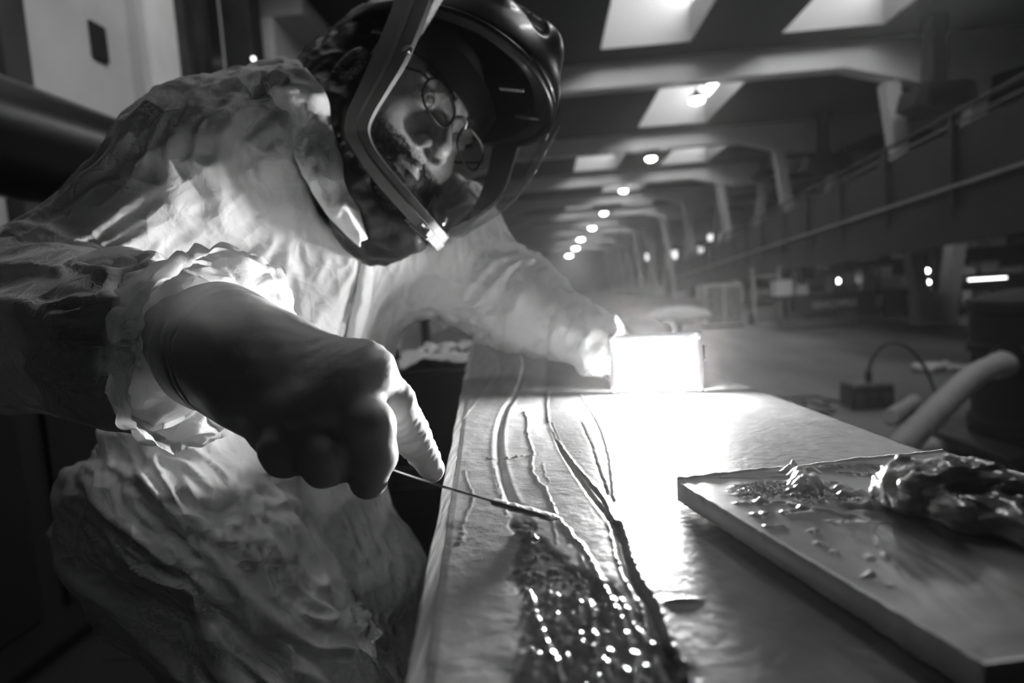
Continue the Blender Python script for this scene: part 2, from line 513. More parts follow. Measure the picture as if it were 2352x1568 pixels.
for k in range(26):
    s = .6+k*1.7
    MB().beam(wk(s, -.02, -1.2), wk(s, -.02, 0), .05, .05, D).build('post', M['dark'], root)
for k in range(3):
    s = 23.0+k*8; a = wk(s, .7, -1.15)
    MB().bb(a[0]-.09, a[0]+.09, a[1]-.09, a[1]+.09, 0, a[2]).build('support', M['dark'], root)

# ------------------------------------------------ clutter under the walkway
def rack(px, py, d, w, dep, h, ns, label, mm=M['dark']):
    """steel shelving, base centre seen at px,py"""
    c = W(px, py, d); c[2] = 0
    root = empty('storage_rack', c, label, 'rack')
    for sx in (-1, 1):
        for sy in (0, 1): MB().bb(c[0]+sx*w/2-.04, c[0]+sx*w/2+.04, c[1]+sy*dep-.04, c[1]+sy*dep+.04, 0, h).build('upright', mm, root)
    for k in range(ns):
        z = .18+k*(h-.25)/max(ns-1, 1)
        MB().bb(c[0]-w/2, c[0]+w/2, c[1]-.02, c[1]+dep+.02, z-.04, z+.02).build('shelf', mm, root)
    return c, [.20+k*(h-.25)/max(ns-1, 1) for k in range(ns)]
def crate(x, y, z, sx, sy, sz, m, name='crate', label='', cat='crate', group='goods under the walkway'):
    c = (x, y, z)
    root = empty(name, c, label, cat, group)
    t = min(.03, sx*.1)
    MB().bb(x-sx/2, x+sx/2, y-sy/2, y+sy/2, z, z+sz*.9, .01).build('body', m, root)
    MB().bb(x-sx/2-.01, x+sx/2+.01, y-sy/2-.01, y+sy/2+.01, z+sz*.9, z+sz, .008).build('lid', m, root)
c1, z1 = rack(1985, 705, 14.0, 2.7, .9, 1.3, 3, 'long dark steel rack standing behind the nearest V column')
tones = [.5, .25, .7, .1, .4, .85, .2, .6]
cm = [mat('crate_tone', t, .5) for t in tones]
cw = ['dark plastic crate', 'pale cardboard box', 'white tool case', 'grey steel bin']
rr = random.Random(3)
ORD = ['first', 'second', 'third', 'fourth', 'fifth', 'sixth', 'seventh', 'eighth', 'ninth']
for si, z in enumerate(z1):
    x = c1[0]-1.2; nb = 0
    while x < c1[0]+1.05:
        w = rr.uniform(.2, .42); k = rr.randrange(8); h = rr.uniform(.16, .38)
        crate(x+w/2, c1[1]+.42, z, w*.92, rr.uniform(.35, .6), h, cm[k], 'crate',
              '%s, %s from left, %s shelf of the long rack behind the column' % ('pale box' if tones[k] > .45 else 'dark box', ORD[nb], ['bottom', 'middle', 'top'][si]), 'crate', 'boxes on the long rack')
        x += w+rr.uniform(.02, .1); nb += 1
c2, z2 = rack(2330, 735, 12.5, 2.2, .9, 2.0, 4, 'dark steel rack in the black corner under the walkway at far right')
for si, z in enumerate(z2):
    x = c2[0]-1.0; nb = 0
    while x < c2[0]+.8:
        w = rr.uniform(.15, .5); k = rr.randrange(8); h = rr.uniform(.1, .3)
        crate(x+w/2, c2[1]+.42, z, w*.92, rr.uniform(.35, .6), h, cm[k], 'crate',
              '%s, %s from left, %s shelf of the far right rack' % ('pale box' if tones[k] > .45 else 'dark box', ORD[nb], ['lowest', 'second', 'third', 'top'][si]), 'crate', 'boxes on the corner rack')
        x += w+rr.uniform(.05, .2); nb += 1

# work bench with the dark lettered banner
a = Z(1700, 752, 0); b = Z(2070, 758, 0)
by = 11.9
def bx(px): return W(px, 740, by*1.0)[0]
root = empty('workbench', (bx(1900), by, 0), 'long low workbench hung with dark panels left of the near V column', 'workbench')
x0, x1 = bx(1775), bx(2108)
MB().bb(x0, x1, by, by+.8, .60, .66).build('worktop', M['dark'], root)
for xx in (x0+.05, (x0+x1)/2, x1-.05): MB().bb(xx-.04, xx+.04, by+.06, by+.14, 0, .6).build('leg', M['midsteel'], root)
MB().bb(x0+.1, x1-.1, by+.1, by+.7, .14, .19).build('shelf', M['midsteel'], root)
bn = empty('banner', (bx(1880), by-.03, .3), 'black banner with a blurred line of pale capitals on the bench front', 'banner')
MB().bb(bx(1812), bx(1985), by-.04, by-.015, .30, .62, .004).build('sheet', M['blackmat'], bn)
cu = bpy.data.curves.new('lettering', 'FONT'); cu.body = 'VIAVACOMPREX'; cu.size = .2; cu.extrude = .002; cu.align_x = 'CENTER'; cu.align_y = 'CENTER'
cu.materials.append(mat('letter_grey', .8, .6))
lt = bpy.data.objects.new('lettering', cu); COL.objects.link(lt)
lt.rotation_euler = (math.pi/2, 0, 0); lt.location = (bx(1897), by-.045, .46); lt.scale = (.56, 1, 1)
bpy.context.view_layer.update()
me = bpy.data.meshes.new_from_object(lt.evaluated_get(bpy.context.evaluated_depsgraph_get())); me.transform(lt.matrix_world)
bpy.data.objects.remove(lt); link(bpy.data.objects.new('lettering', me), bn)
o = MB().bb(bx(2002), bx(2092), by-.04, by-.01, .18, .62, .01).build('panel', M['blackmat']); tag(o, 'plain black board leaning on the bench beside the near V column foot', 'board')
for i, (px, w, h, k, lb) in enumerate([(1800, .3, .3, 5, 'white box at the left end of the low workbench'), (1842, .2, .18, 2, 'small pale box second on the low workbench'),
                                   (1912, .24, .3, 4, 'round grey tin on the low workbench above the lettering'), (1942, .35, .14, 6, 'flat pale case on the low workbench'),
                                   (1985, .2, .4, 1, 'tall dark case on the low workbench'), (2030, .4, .2, 4, 'grey parts box on the low workbench'), (2068, .25, .25, 0, 'grey carton at the column end of the low workbench')]):
    xx = bx(px)
    if i == 2:
        rt = empty('tin', (xx, by+.4, .66), lb, 'tin'); MB().lathe((xx, by+.4, .66), [(.1, 0), (.12, .01), (.12, h-.02), (.11, h)], 20).build('body', M['midsteel'], rt, True)
        MB().lathe((xx, by+.4, .66+h), [(.115, 0), (.115, .02), (.03, .025)], 20).build('lid', M['pale'], rt, True)
    else: crate(xx, by+.35, .66, w, .3, h, cm[k], 'crate', lb, 'crate', 'boxes on the low workbench')

# small working lights among the racks
GLOW = emit_mat('small_lamp_glow', 14)
q = W(2268, 640, 12.2)
root = empty('tube_light', q, 'bright level tube light on the rack in the far right corner', 'lamp')
MB().tube([q-[.36, 0, 0], q+[.36, 0, 0]], .016, 10).build('tube', emit_mat('tube_glow', 5), root, True)
MB().bb(q[0]-.40, q[0]+.40, q[1]-.0, q[1]+.06, q[2]+.02, q[2]+.07).build('housing', M['dark'], root)
for (px, py, d_, lb) in ((2191, 660, 11.2, 'small round lamp glowing right beside the near V column'), (2131, 648, 12.6, 'small round lamp glowing low between the arms of the near V column'),
                         (2129, 622, 12.6, 'small round lamp glowing higher between the arms of the near V column'), (1924, 645, 12.3, 'small round lamp glowing above the lettered banner')):
    q = W(px, py, d_); root = empty('spot_lamp', q, lb, 'lamp')
    MB().lathe(q, [(.005, -.045), (.035, -.03), (.045, 0), (.035, .03)], 16, (0, 1, 0)).build('bulb', GLOW, root, True)
    MB().lathe(q, [(.04, .03), (.05, .035), (.03, .09)], 16, (0, 1, 0)).build('housing', M['dark'], root, True)
    MB().tube([q+[0, .07, 0], [q[0], q[1]+.1, 0.001]], .012, 8).build('stand', M['dark'], root, True)
def pallet_truck(px, py, d, label):
    c = Z(px, py, 0)
    root = empty('hand_truck', c, label, 'hand truck')
    for s in (-.28, .28): MB().tube([c+[s, 0, .15], c+[s, .1, 1.25]], .025, 8).build('rail', M['pale'], root)
    for z in (.35, .7, 1.05): MB().tube([c+[-.28, .03+z*.05, z], c+[.28, .03+z*.05, z]], .018, 6).build('crossbar', M['pale'], root)
    for s in (-.33, .33): MB().lathe(c+[s-.03, .1, .14], [(.04, 0), (.14, 0), (.14, .06), (.04, .06)], 20, (1, 0, 0)).build('wheel', M['black'], root, True)
    MB().bb(c[0]-.3, c[0]+.3, c[1]-.3, c[1]+.02, .02, .04).build('toe_plate', M['pale'], root)
pallet_truck(1765, 745, 12, 'pale two-wheeled hand truck standing on the floor left of the lettered banner')
c = Z(1665, 752, 0)
root = empty('cabinet', c, 'pale low cabinet with open door on the floor beyond the work light', 'cabinet')
MB().bb(c[0]-.4, c[0]+.4, c[1], c[1]+.5, .05, .95, .01).build('body', M['pale'], root)
MB().bb(c[0]-.36, c[0]-.02, c[1]-.03, c[1]-.005, .1, .9, .005).build('door', M['midsteel'], root)
MB().bb(c[0]+.02, c[0]+.36, c[1]-.03, c[1]-.005, .1, .9, .005).build('door', M['midsteel'], root)
MB().bb(c[0]-.4, c[0]+.4, c[1], c[1]+.5, 0, .05).build('plinth', M['dark'], root)

# small bright spots: daylight windows at the far right
for n, (px, py, d, w, h) in enumerate([(1617, 577, 58, 1.2, .9), (1545, 585, 60, .9, .8), (1490, 590, 62, .7, .7), (1640, 545, 50, 1.0, .5)]):
    c = W(px, py, d); nm = len(sky)+1+n
    root = empty('window_%d' % nm, c, kind='structure')
    MB().bb(c[0]-w/2, c[0]+w/2, c[1]-.01, c[1]+.01, c[2]-h/2, c[2]+h/2).build('pane', emit_mat('far_daylit_glass', 1.6), root)
    f = MB().bb(c[0]-w/2-.08, c[0]-w/2, c[1]-.06, c[1]+.02, c[2]-h/2-.08, c[2]+h/2+.08).bb(c[0]+w/2, c[0]+w/2+.08, c[1]-.06, c[1]+.02, c[2]-h/2-.08, c[2]+h/2+.08)
    f.bb(c[0]-w/2, c[0]+w/2, c[1]-.06, c[1]+.02, c[2]+h/2, c[2]+h/2+.08).bb(c[0]-w/2, c[0]+w/2, c[1]-.06, c[1]+.02, c[2]-h/2-.08, c[2]-h/2)
    f.bb(c[0]-.03, c[0]+.03, c[1]-.05, c[1]+.0, c[2]-h/2, c[2]+h/2).build('frame', M['dark'], root)

# oval pale boat-like shell on a trestle behind the lamp
c = W(1560, 728, 4.2)
root = empty('shell_moulding', (c[0], c[1], 0), 'pale oval moulded shell lying on a stand just beyond the work light', 'moulding')
vv, ff = [], []
for i in range(13):
    t = i/12*math.pi
    for j in range(32):
        a = 2*math.pi*j/32
        vv.append((c[0]+.22*math.sin(t)*math.cos(a), c[1]+.30*math.sin(t)*math.sin(a), c[2]+.075*math.cos(t)*(1 if t < 1.57 else .55)))
for i in range(12):
    for j in range(32): ff.append((i*32+j, i*32+(j+1) % 32, (i+1)*32+(j+1) % 32, (i+1)*32+j))
mesh_np('shell', vv, ff, M['pale'], root)
MB().lathe((c[0], c[1], 0), [(.2, 0), (.2, .02), (.025, .04), (.025, c[2]-.04)], 20).build('stand', M['dark'], root, True)
MB().bb(c[0]-.16, c[0]-.10, c[1]-.33, c[1]-.27, c[2]-.1, c[2]-.0, .004).build('tag', M['white'], root)

# ------------------------------------------------ floor tools at the right
c = Z(2400, 1050, 0)
root = empty('dust_extractor', c, 'tall black drum dust extractor on casters at the right edge of the photo', 'extractor')
dc = c+[0, .0, 0]
R = .36
MB().lathe(dc, [(R, .16), (R+.01, .17), (R+.01, .24), (R-.01, .25), (R-.01, .62), (R+.015, .63), (R+.015, .68), (R, .69), (R, .86), (R+.02, .87), (R+.02, .93), (R*.8, .97), (R*.3, 1.0)], 40).build('drum', M['blackmat'], root, True)
MB().lathe(dc+[0, 0, .93], [(R+.021, -.02), (R+.024, 0), (R+.021, .012)], 40).build('rim', M['dark'], root, True)
MB().bb(dc[0]-.52, dc[0]+.5, dc[1]-.46, dc[1]+.46, .11, .15, .01).build('base_plate', M['dark'], root)
for sx in (-.42, .42):
    for sy in (-.36, .36):
        w = MB().lathe(dc+[sx-.02, sy, .05], [(.015, 0), (.05, .003), (.05, .037), (.015, .04)], 16, (1, 0, 0)).build('caster', M['midsteel'], root, True)
pn = W(2296, 836, 3.30)
MB().tube([pn+[.15, .12, .03], pn+[.02, .0, .0]], .085, 20).build('inlet', M['black'], root, True)

def hose(name, pts, r, label, parent=None, rib=.026, m=None):
    P = np.array(pts); n = len(P)
    # Catmull-Rom
    out = []
    for i in range(n-1):
        p0, p1, p2, p3 = P[max(i-1, 0)], P[i], P[i+1], P[min(i+2, n-1)]
        L = np.linalg.norm(p2-p1); k = max(3, int(L/rib*4))
        for j in range(k):
            t = j/k
            out.append(.5*((2*p1)+(p2-p0)*t+(2*p0-5*p1+4*p2-p3)*t*t+(-p0+3*p1-3*p2+p3)*t**3))
    out.append(P[-1]); out = np.array(out)
    s = np.concatenate([[0], np.cumsum(np.linalg.norm(np.diff(out, axis=0), axis=1))])
    rr = r*(1+.09*np.sin(2*math.pi*s/rib))
    return MB().tube(list(out), list(rr), 20).build(name, m or M['hose'], parent, True)
root = empty('suction_hose', W(2296, 836, 3.2), 'pale ribbed suction hose running from the black extractor down behind the table', 'hose')
hose('hose', [pn+[.02, 0, 0], W(2270, 845, 3.15), W(2230, 868, 3.0), W(2170, 925, 2.75), W(2110, 985, 2.6), W(2050, 1045, 2.5), W(1980, 1120, 2.45)], .052, '', root)
MB().tube([pn+[.06, .03, 0], pn+[0, 0, 0]], .075, 20).tube([pn+[-.0, 0, 0], pn+[-.05, -.03, -.01]], .066, 20).build('collar', M['white'], root, True)
g = Z(2045, 975, 0); g2 = Z(2100, 940, 0)
o = hose('short_pipe', [g+[0, 0, .06], (g+g2)/2+[0, 0, .06], g2+[0, 0, .06]], .055, '', None, .5); tag(o, 'short pale tube lying on the floor beside the suction hose', 'pipe')
a = Z(2110, 1035, 0); b = Z(2240, 1045, 0); d_ = Z(2060, 1050, 0)
o = hose('floor_hose', [d_+[-.5, -.1, .05], d_+[0, 0, .05], (a+b)/2+[0, 0, .05], b+[0, 0, .05]], .05, ''); tag(o, 'grey ribbed hose lying on the floor under the extractor', 'hose')
# power box with cord
c = Z(1990, 935, 0)
root = empty('power_box', c, 'dark portable power socket box on the floor with a looping cord', 'socket box')
MB().box(c+[0, 0, .10], (.33, .25, .2), None, .02).build('housing', M['black'], root)
MB().box(c+[0, .0, .205], (.3, .22, .02), None, .006).build('lid', M['midsteel'], root)
for k in range(3): MB().lathe(c+[-.1+.1*k, -.13, .1], [(.03, -.012), (.034, 0), (.034, .01)], 16, (0, 1, 0)).build('socket', M['dark'], root)
hose('plug', [c+[.02, 0, .2], c+[.02, 0, .3]], .025, '', root, .5, M['black'])
hose('cord', [c+[.02, 0, .29], c+[.06, 0, .42], c+[.18, .02, .52], c+[.36, .05, .48], c+[.5, .05, .3], c+[.55, 0, .1], c+[.45, -.2, .015], c+[.1, -.35, .012]], .012, '', root, .5, M['black'])
rc = random.Random(5)
for k in range(5):
    c0 = c+[-.25-.1*k, rc.uniform(-.2, .3), .012]
    pts = [c0]
    for j in range(9): pts.append(pts[-1]+[rc.uniform(-.26, .10), rc.uniform(-.2, .2), 0])
    o = hose('cable', pts, .011, '', None, .5, M['black']); tag(o, 'black cable snaking over the floor left of the power box', 'cable', 'cables on the floor left of the power box')
for k, (px, py, s) in enumerate([(2128, 853, .16), (2165, 848, .13), (2195, 850, .1)]):
    c = Z(px, py, 0)
    def fr(p, c=c, s=s): return s_ell(p, c+[0, 0, s*.28], (s, s*.8, s*.3))+.03*gnoise(p*18)
    V, Q = sdf_mesh(fr, c-[s*1.5, s*1.4, .05], c+[s*1.5, s*1.4, s], .02, 1)
    o = mesh_np('crumpled_rag', V, Q, M['white']); tag(o, ['largest crumpled white rag on the floor left of the hose collar', 'middle crumpled white rag on the floor left of the hose collar', 'smallest crumpled white rag on the floor left of the hose collar'][k], 'rag')

# ------------------------------------------------ left side behind the person
lw = XL
def wall_item(name, px0, px1, z0, z1, thick, m, label=None, cat=None, kind=None, parent=None):
    """something on the left wall between two photo columns"""
    def yy(px):
        v = FWD+RGT*(px-1176)/FPX-UPV*(60-784)/FPX; v = v*((lw+thick-CAM[0])/v[0]); return CAM[1]+v[1]
    a, b = yy(px0), yy(px1)
    o = MB().bb(lw+.001, lw+thick, a, b, z0, z1, .006).build(name, m, parent)
    return tag(o, label, cat, None, kind)
wall_item('trim_2', 318, 352, 0, HC-.05, .10, M['wall'], kind='structure')
wall_item('pilaster', 345, 420, 0, HC-.05, .14, M['wallpale'], kind='structure')
wall_item('wall_pipe', 424, 440, .1, HC-.1, .22, M['dark'], 'dark vertical pipe on the pale wall, first right of the pale strip', 'pipe')
wall_item('wall_pipe', 452, 470, .1, HC-.1, .26, M['dark'], 'dark vertical pipe on the pale wall, middle one of three', 'pipe')
wall_item('wall_pipe', 478, 506, .1, HC-.1, .30, M['black'], 'thick black vertical pipe on the pale wall, right of three', 'pipe')
wall_item('pilaster', 509, 566, 0, HC-.05, .16, M['wallpale'], kind='structure')
wall_item('wall_pipe', 574, 600, .1, HC-.1, .45, M['dark'], 'dark vertical post on the wall just left of the shoulder', 'post')
o = wall_item('wall_hatch', 210, 243, 3.10, 3.36, .03, M['blackmat'], 'small black square hatch on the grey wall behind the shoulder', 'hatch')
wall_item('wall_beam', 0, 62, .1, HC-.1, .12, M['dark'], 'dark steel upright at the top left corner', 'post')
# level bands along the wall beyond the post
for k, (z0, z1, th, mm) in enumerate([(3.15, 3.75, .25, 'wallpale'), (3.75, 3.95, .55, 'wall'), (3.95, 4.4, .35, 'wallpale'), (4.4, 4.62, .7, 'wall')]):
    o = MB().bb(lw, lw+th, 7.0, 30, z0, z1).build('trim_%d' % (4+k), M[mm]); o['kind'] = 'structure'
# small wall light
_v = FWD+RGT*(582-1176)/FPX-UPV*(135-784)/FPX; c = CAM+_v*((lw+.475-CAM[0])/_v[0])
root = empty('indicator_lamp', c, 'tiny bright round lamp on the dark post above the shoulder', 'lamp')
MB().lathe(c, [(.012, -.02), (.02, 0), (.012, .02)], 16, FWD).build('bulb', emit_mat('indicator_glow', 3), root, True)
MB().tube([c+[-.005, 0, 0], [lw+.43, c[1], c[2]]], .012, 6).build('bracket', M['dark'], root)
# big dark pipe
def pipe_pt(y): return np.array([-2.15, y, 1.92])
root = empty('duct', pipe_pt(3), 'big black round duct running level behind the person on the left', 'duct')
MB().tube([pipe_pt(-1.0), pipe_pt(8.0)], .235, 40).build('barrel', mat('black_duct', .012, .32), root, True)
for y in (1.0, 3.0, 5.0): MB().bb(-2.2, -2.1, y-.04, y+.04, 1.5, 1.70).build('bracket', M['black'], root)
for y in (1.2, 3.2, 5.2): MB().tube([pipe_pt(y-.02), pipe_pt(y+.02)], .247, 40).build('flange', M['black'], root, True)

root = empty('added_dark_block', (-2.15, 2.2, 0), 'added black block with doors keeping the corner under the round duct dark', 'machine')  # made-up block, put in to keep the shaded left corner black
MB().bb(-2.6, -1.75, -.6, 5.4, .06, 1.50, .02).build('casing', M['blackmat'], root)
MB().bb(-2.55, -1.8, -.55, 5.35, 0, .06).build('plinth', M['black'], root)
for k in range(5): MB().bb(-1.765, -1.735, -.4+k*1.16, .66+k*1.16, .2, 1.35, .006).build('door', M['black'], root)
root = empty('added_dark_mat', (-.9, 1.2, .0), 'added black mat darkening the floor under the working person', 'mat')  # made-up mat; its black stands for the shade on the floor
MB().bb(-1.795, -.2, -.8, 4.5, .001, .013, .004).build('mat', M['blackmat'], root)
for k in range(12): MB().bb(-1.6, -.32, -.65+k*.42, -.62+k*.42, .013, .016).build('ridge', M['blackmat'], root)
# dark bench left of the table
p = W(985, 852, 1.9); zt = p[2]
xa, xb = W(800, 852, 1.9)[0], W(1062, 852, 1.9)[0]
root = empty('side_bench', ((xa+xb)/2, p[1]+.3, 0), 'dark box bench standing left of the table under loose foil', 'bench')
MB().bb(xa, xb, p[1], p[1]+.62, .0, zt-.02, .006).build('body', M['dark'], root)
MB().bb(xa-.01, xb+.01, p[1]-.01, p[1]+.64, zt-.02, zt, .004).build('top', M['black'], root)
zb = W(940, 1100, 1.9)[2]
MB().bb(xa, xb-.02, p[1]-.03, p[1]-.002, zb-.035, zb+.03).build('ledge', M['midsteel'], root)
FOIL = mat('crinkled_foil', .7, .35, bump=.003, bscale=30)
def sheet(name, c, w, l, seed, amp, m, label, rz=0.3, cat='sheet'):
    n = 40; X, Y = np.meshgrid(np.linspace(-w/2, w/2, n), np.linspace(-l/2, l/2, n), indexing='ij')
    p = np.stack([X.ravel()*11+seed, Y.ravel()*11, np.full(X.size, seed*3.3)], 1)
    h = np.abs(gnoise(p))*amp+np.abs(gnoise(p*2.7))*amp*.35+.002
    cr, sr = math.cos(rz), math.sin(rz)
    V = np.stack([c[0]+X.ravel()*cr-Y.ravel()*sr, c[1]+X.ravel()*sr+Y.ravel()*cr, c[2]+h], 1)
    F = [(i*n+j, (i+1)*n+j, (i+1)*n+j+1, i*n+j+1) for i in range(n-1) for j in range(n-1)]
    o = mesh_np(name, V, F, m); tag(o, label, cat)
    md = o.modifiers.new('thick', 'SOLIDIFY'); md.thickness = .0008
    return o
sheet('foil_sheet', ((xa+xb)/2+.07, p[1]+.27, zt+.001), .30, .42, 2, .035, FOIL, 'crumpled pale foil lying on the dark side bench', .2)
sheet('foil_sheet', (xb-.12, p[1]+.50, zt+.001), .2, .2, 5, .06, FOIL, 'small bunched foil at the table side of the dark side bench', .9)
root = empty('wooden_frame', W(880, 830, 1.75), 'pale wooden frame with a slanting bar standing on the side bench', 'frame')
MB().beam(W(845, 728, 1.98), W(908, 812, 1.98), .018, .018).build('bar', M['wood'], root)
a_ = W(860, 826, 1.98); b_ = W(917, 806, 1.98)
MB().beam(a_, b_, .03, .05).build('board', M['wood'], root)
MB().beam((a_+b_)/2, [a_[0], a_[1], zt], .02, .02, (1, 0, 0)).build('foot', M['wood'], root)
# slatted heater on the floor far behind
c = W(943, 758, 6.5)
root = empty('radiator', (c[0], c[1], 0), 'pale ribbed radiator seen in the gap under the far arm', 'radiator')
for k in range(8):
    x = c[0]-.09+.026*k*1.0
    MB().bb(x, x+.018, c[1], c[1]+.06, .25, c[2]+.35, .004).build('rib', M['pale'], root)
MB().bb(c[0]-.1, c[0]+.12, c[1]+.02, c[1]+.04, 0, .28).build('foot', M['dark'], root)
MB().bb(c[0]+.13, c[0]+.2, c[1]-.05, c[1]+.1, 0, c[2]+.4).build('post', M['dark'], root)
# ================================================================ the workpiece
S = .58                                         # the bench plan below is drawn larger; S brings it to true size
TZ = 1.2-.22*S
def lx(y): return -.096+(y-.319)*(-.1124)      # left edge of the board
TW = .5625                                      # width measured along x
ya, yb = .02, 2.45
nt_, ns_ = 640, 330
tt = np.linspace(0, 1, nt_); Yg = ya+(yb-ya)*(0.35*tt+.65*tt**2.0)
ss = np.linspace(0, 1, ns_); Sg = .62*ss+.38*ss**2.2
Sg, Yv = np.meshgrid(Sg, Yg, indexing='ij')
Xv_ = lx(Yv)+.012+(TW-.012)*Sg
PX = Xv_.ravel(); PY = Yv.ravel()
def c6(pts): return np.array([Z(900+x/1.99, 780+y/1.99, TZ)[:2]/S for x, y in pts])
def dist(poly, jag=0, seed=0):
    """distance to a polyline, side sign and position along it"""
    P = np.stack([PX, PY], 1)
    if jag:
        P = P+jag*np.stack([gnoise(np.stack([PX*90+seed, PY*60, PX*0], 1)), gnoise(np.stack([PX*90, PY*60+seed, PX*0+7], 1))], 1)
    best = np.full(len(PX), 9.); side = np.zeros(len(PX)); al = np.zeros(len(PX)); L = 0
    for a, b in zip(poly[:-1], poly[1:]):
        ab = b-a; l2 = ab@ab; t = np.clip(((P-a)@ab)/l2, 0, 1); q = P-a-t[:, None]*ab
        d = np.hypot(q[:, 0], q[:, 1]); m = d < best
        best[m] = d[m]; side[m] = np.sign(ab[0]*q[:, 1]-ab[1]*q[:, 0])[m]; al[m] = L+t[m]*math.sqrt(l2); L += math.sqrt(l2)
    return best, side, al
H = np.zeros(len(PX)); WET = np.zeros(len(PX)); TONE = np.full(len(PX), .5); SM = np.zeros(len(PX))
def sstep(a, b, x): t = np.clip((x-a)/(b-a), 0, 1); return t*t*(3-2*t)
N1 = gnoise(np.stack([PX*40, PY*40, PX*0], 1)); N2 = gnoise(np.stack([PX*150, PY*150, PX*0+3], 1)); N3 = gnoise(np.stack([PX*420, PY*420, PX*0+5], 1))
# groove beside the seam
G1 = c6([(560, 20), (592, 60), (606, 110), (588, 190), (556, 265), (520, 315), (503, 360), (489, 420), (486, 480), (491, 560), (506, 630), (524, 690), (550, 750)])
d, s, al = dist(G1)
H -= .0028*np.exp(-(d/.0042)**2); H += .0006*np.exp(-((d-.009)/.003)**2); SM = np.maximum(SM, 1-sstep(.02, .05, d))
# filled seam with a raised right lip
G2 = c6([(716, 235), (710, 300), (716, 370), (735, 420), (762, 470), (798, 520), (835, 570), (870, 610), (905, 650), (940, 690), (975, 735), (1000, 790), (1018, 850)])
d, s, al = dist(G2, .0012, 3)
inn = s < 0
lo_ = G2.mean(0)
H += .0022*np.exp(-(d/.0017)**2)
G2b = c6([(722, 380), (770, 500), (830, 600), (905, 710), (960, 780), (1018, 850)])
d2, _, _ = dist(G2b, .0006, 5)
H -= .0016*np.exp(-(d2/.0028)**2); H += .0006*np.exp(-((d2-.004)/.0013)**2)
# thin bright edge line of the outer ply
G3 = c6([(860, 250), (885, 290), (915, 330), (942, 375), (965, 430), (984, 490), (997, 550), (1006, 620), (1012, 680), (1018, 730)])
d, s, al = dist(G3, .001, 9)
H += .0016*np.exp(-(d/.0012)**2)
d, s, al = dist(c6([(862, 378), (885, 430), (910, 480), (930, 550), (946, 600), (966, 650), (980, 705)]), .0012, 2)
H -= .0018*np.exp(-(d/.0012)**2)
# ragged resin ridges
for pts, w, hh, sd in [([(605, 330), (622, 370), (618, 420), (634, 470), (648, 520), (640, 560), (642, 600), (668, 650), (700, 680), (716, 720), (738, 770), (745, 800)], .0022, .004, 1),
                       ([(440, 540), (480, 545), (520, 545), (565, 535), (600, 530), (640, 532)], .0018, .0035, 4),
                       ([(470, 590), (485, 640), (500, 700), (516, 760), (524, 800)], .0014, .002, 6),
                       ([(320, 870), (345, 790), (375, 740), (368, 700), (350, 660), (330, 600)], .002, .0018, 7),
                       ([(300, 930), (320, 915), (318, 880)], .003, .003, 7),
                       ([(720, 810), (740, 850), (752, 890), (753, 930)], .0012, .002, 8),
                       ([(700, 680), (720, 650), (700, 620), (690, 560)], .0012, .0018, 8),
                       ([(765, 820), (800, 860), (830, 910), (862, 930), (884, 965), (905, 1010), (930, 1055), (955, 1105), (985, 1150)], .0024, .0045, 12),
                       ([(985, 1160), (1010, 1200), (1040, 1260), (1066, 1320), (1085, 1390), (1100, 1470), (1112, 1560)], .0026, .004, 13),
                       ([(862, 980), (885, 1030), (915, 1085)], .0012, .003, 14),
                       ([(626, 1150), (645, 1210), (668, 1270), (690, 1340), (720, 1400), (742, 1460), (770, 1560)], .0020, .004, 15),
                       ([(905, 1190), (912, 1240), (918, 1310), (925, 1400)], .002, .003, 16),
                       ([(1045, 1180), (1070, 1240), (1100, 1290), (1140, 1350), (1180, 1400)], .002, .003, 17),
                       ([(1180, 1440), (1215, 1500), (1240, 1568)], .002, .003, 18),
                       ([(990, 1230), (1000, 1300), (985, 1400), (960, 1500), (950, 1568)], .003, .002, 19),
                       ([(1010, 1480), (1060, 1500), (1120, 1540)], .003, .003, 20)]:
    d, s, al = dist(c6(pts), .0022, sd*3.1)
    bead = .55+.75*np.clip(gnoise(np.stack([al*160, al*0+sd, al*0], 1)), -.6, 1)
    H += hh*.8*bead*np.exp(-(d/(w*.85))**2); WET = np.maximum(WET, np.exp(-(d/(w*2))**2))
d, s, al = dist(c6([(1190, 1204), (1260, 1198), (1340, 1192), (1420, 1186)]), .0004, 2)
H += .0022*np.exp(-(d/.0012)**2)
# the ply edge that drops away, lower right, shadowed
G4 = c6([(1022, 840), (1034, 880), (1048, 930), (1058, 980), (1080, 1040), (1100, 1090), (1140, 1150), (1180, 1210), (1200, 1280), (1222, 1360), (1262, 1440), (1300, 1520), (1330, 1600)])
d, s, al = dist(G4, .001, 4)
reg = (PY < G4[0, 1]+.01)
right = (s > 0)
H -= np.where(reg, .0045*np.exp(-(d/.0038)**2), 0)
H += np.where(reg, .0022*np.exp(-((d-.006)/.0018)**2)*np.clip(.5+gnoise(np.stack([al*220, al*0, al*0], 1)), 0, 1), 0)
# resin-wetted trough between the seams in the foreground
G5 = c6([(560, 760), (620, 900), (700, 1050), (820, 1150), (900, 1300), (960, 1568)])
d, s, al = dist(G5)
cw_ = .012+.10*np.clip((.52-PY)/.4, 0, 1)
inside = 1-sstep(cw_*.6, cw_, d+.006*N1)
inside *= sstep(.60, .54, PY)
WET = np.maximum(WET, inside*.9)
H += inside*(-.0012+.0007*N2+.0010*np.maximum(N1, 0))
dr = np.clip(gnoise(np.stack([PX*190, PY*190, PX*0+9], 1))-.25, 0, 1)
near = sstep(.52, .40, PY)
H += inside*near*.007*dr
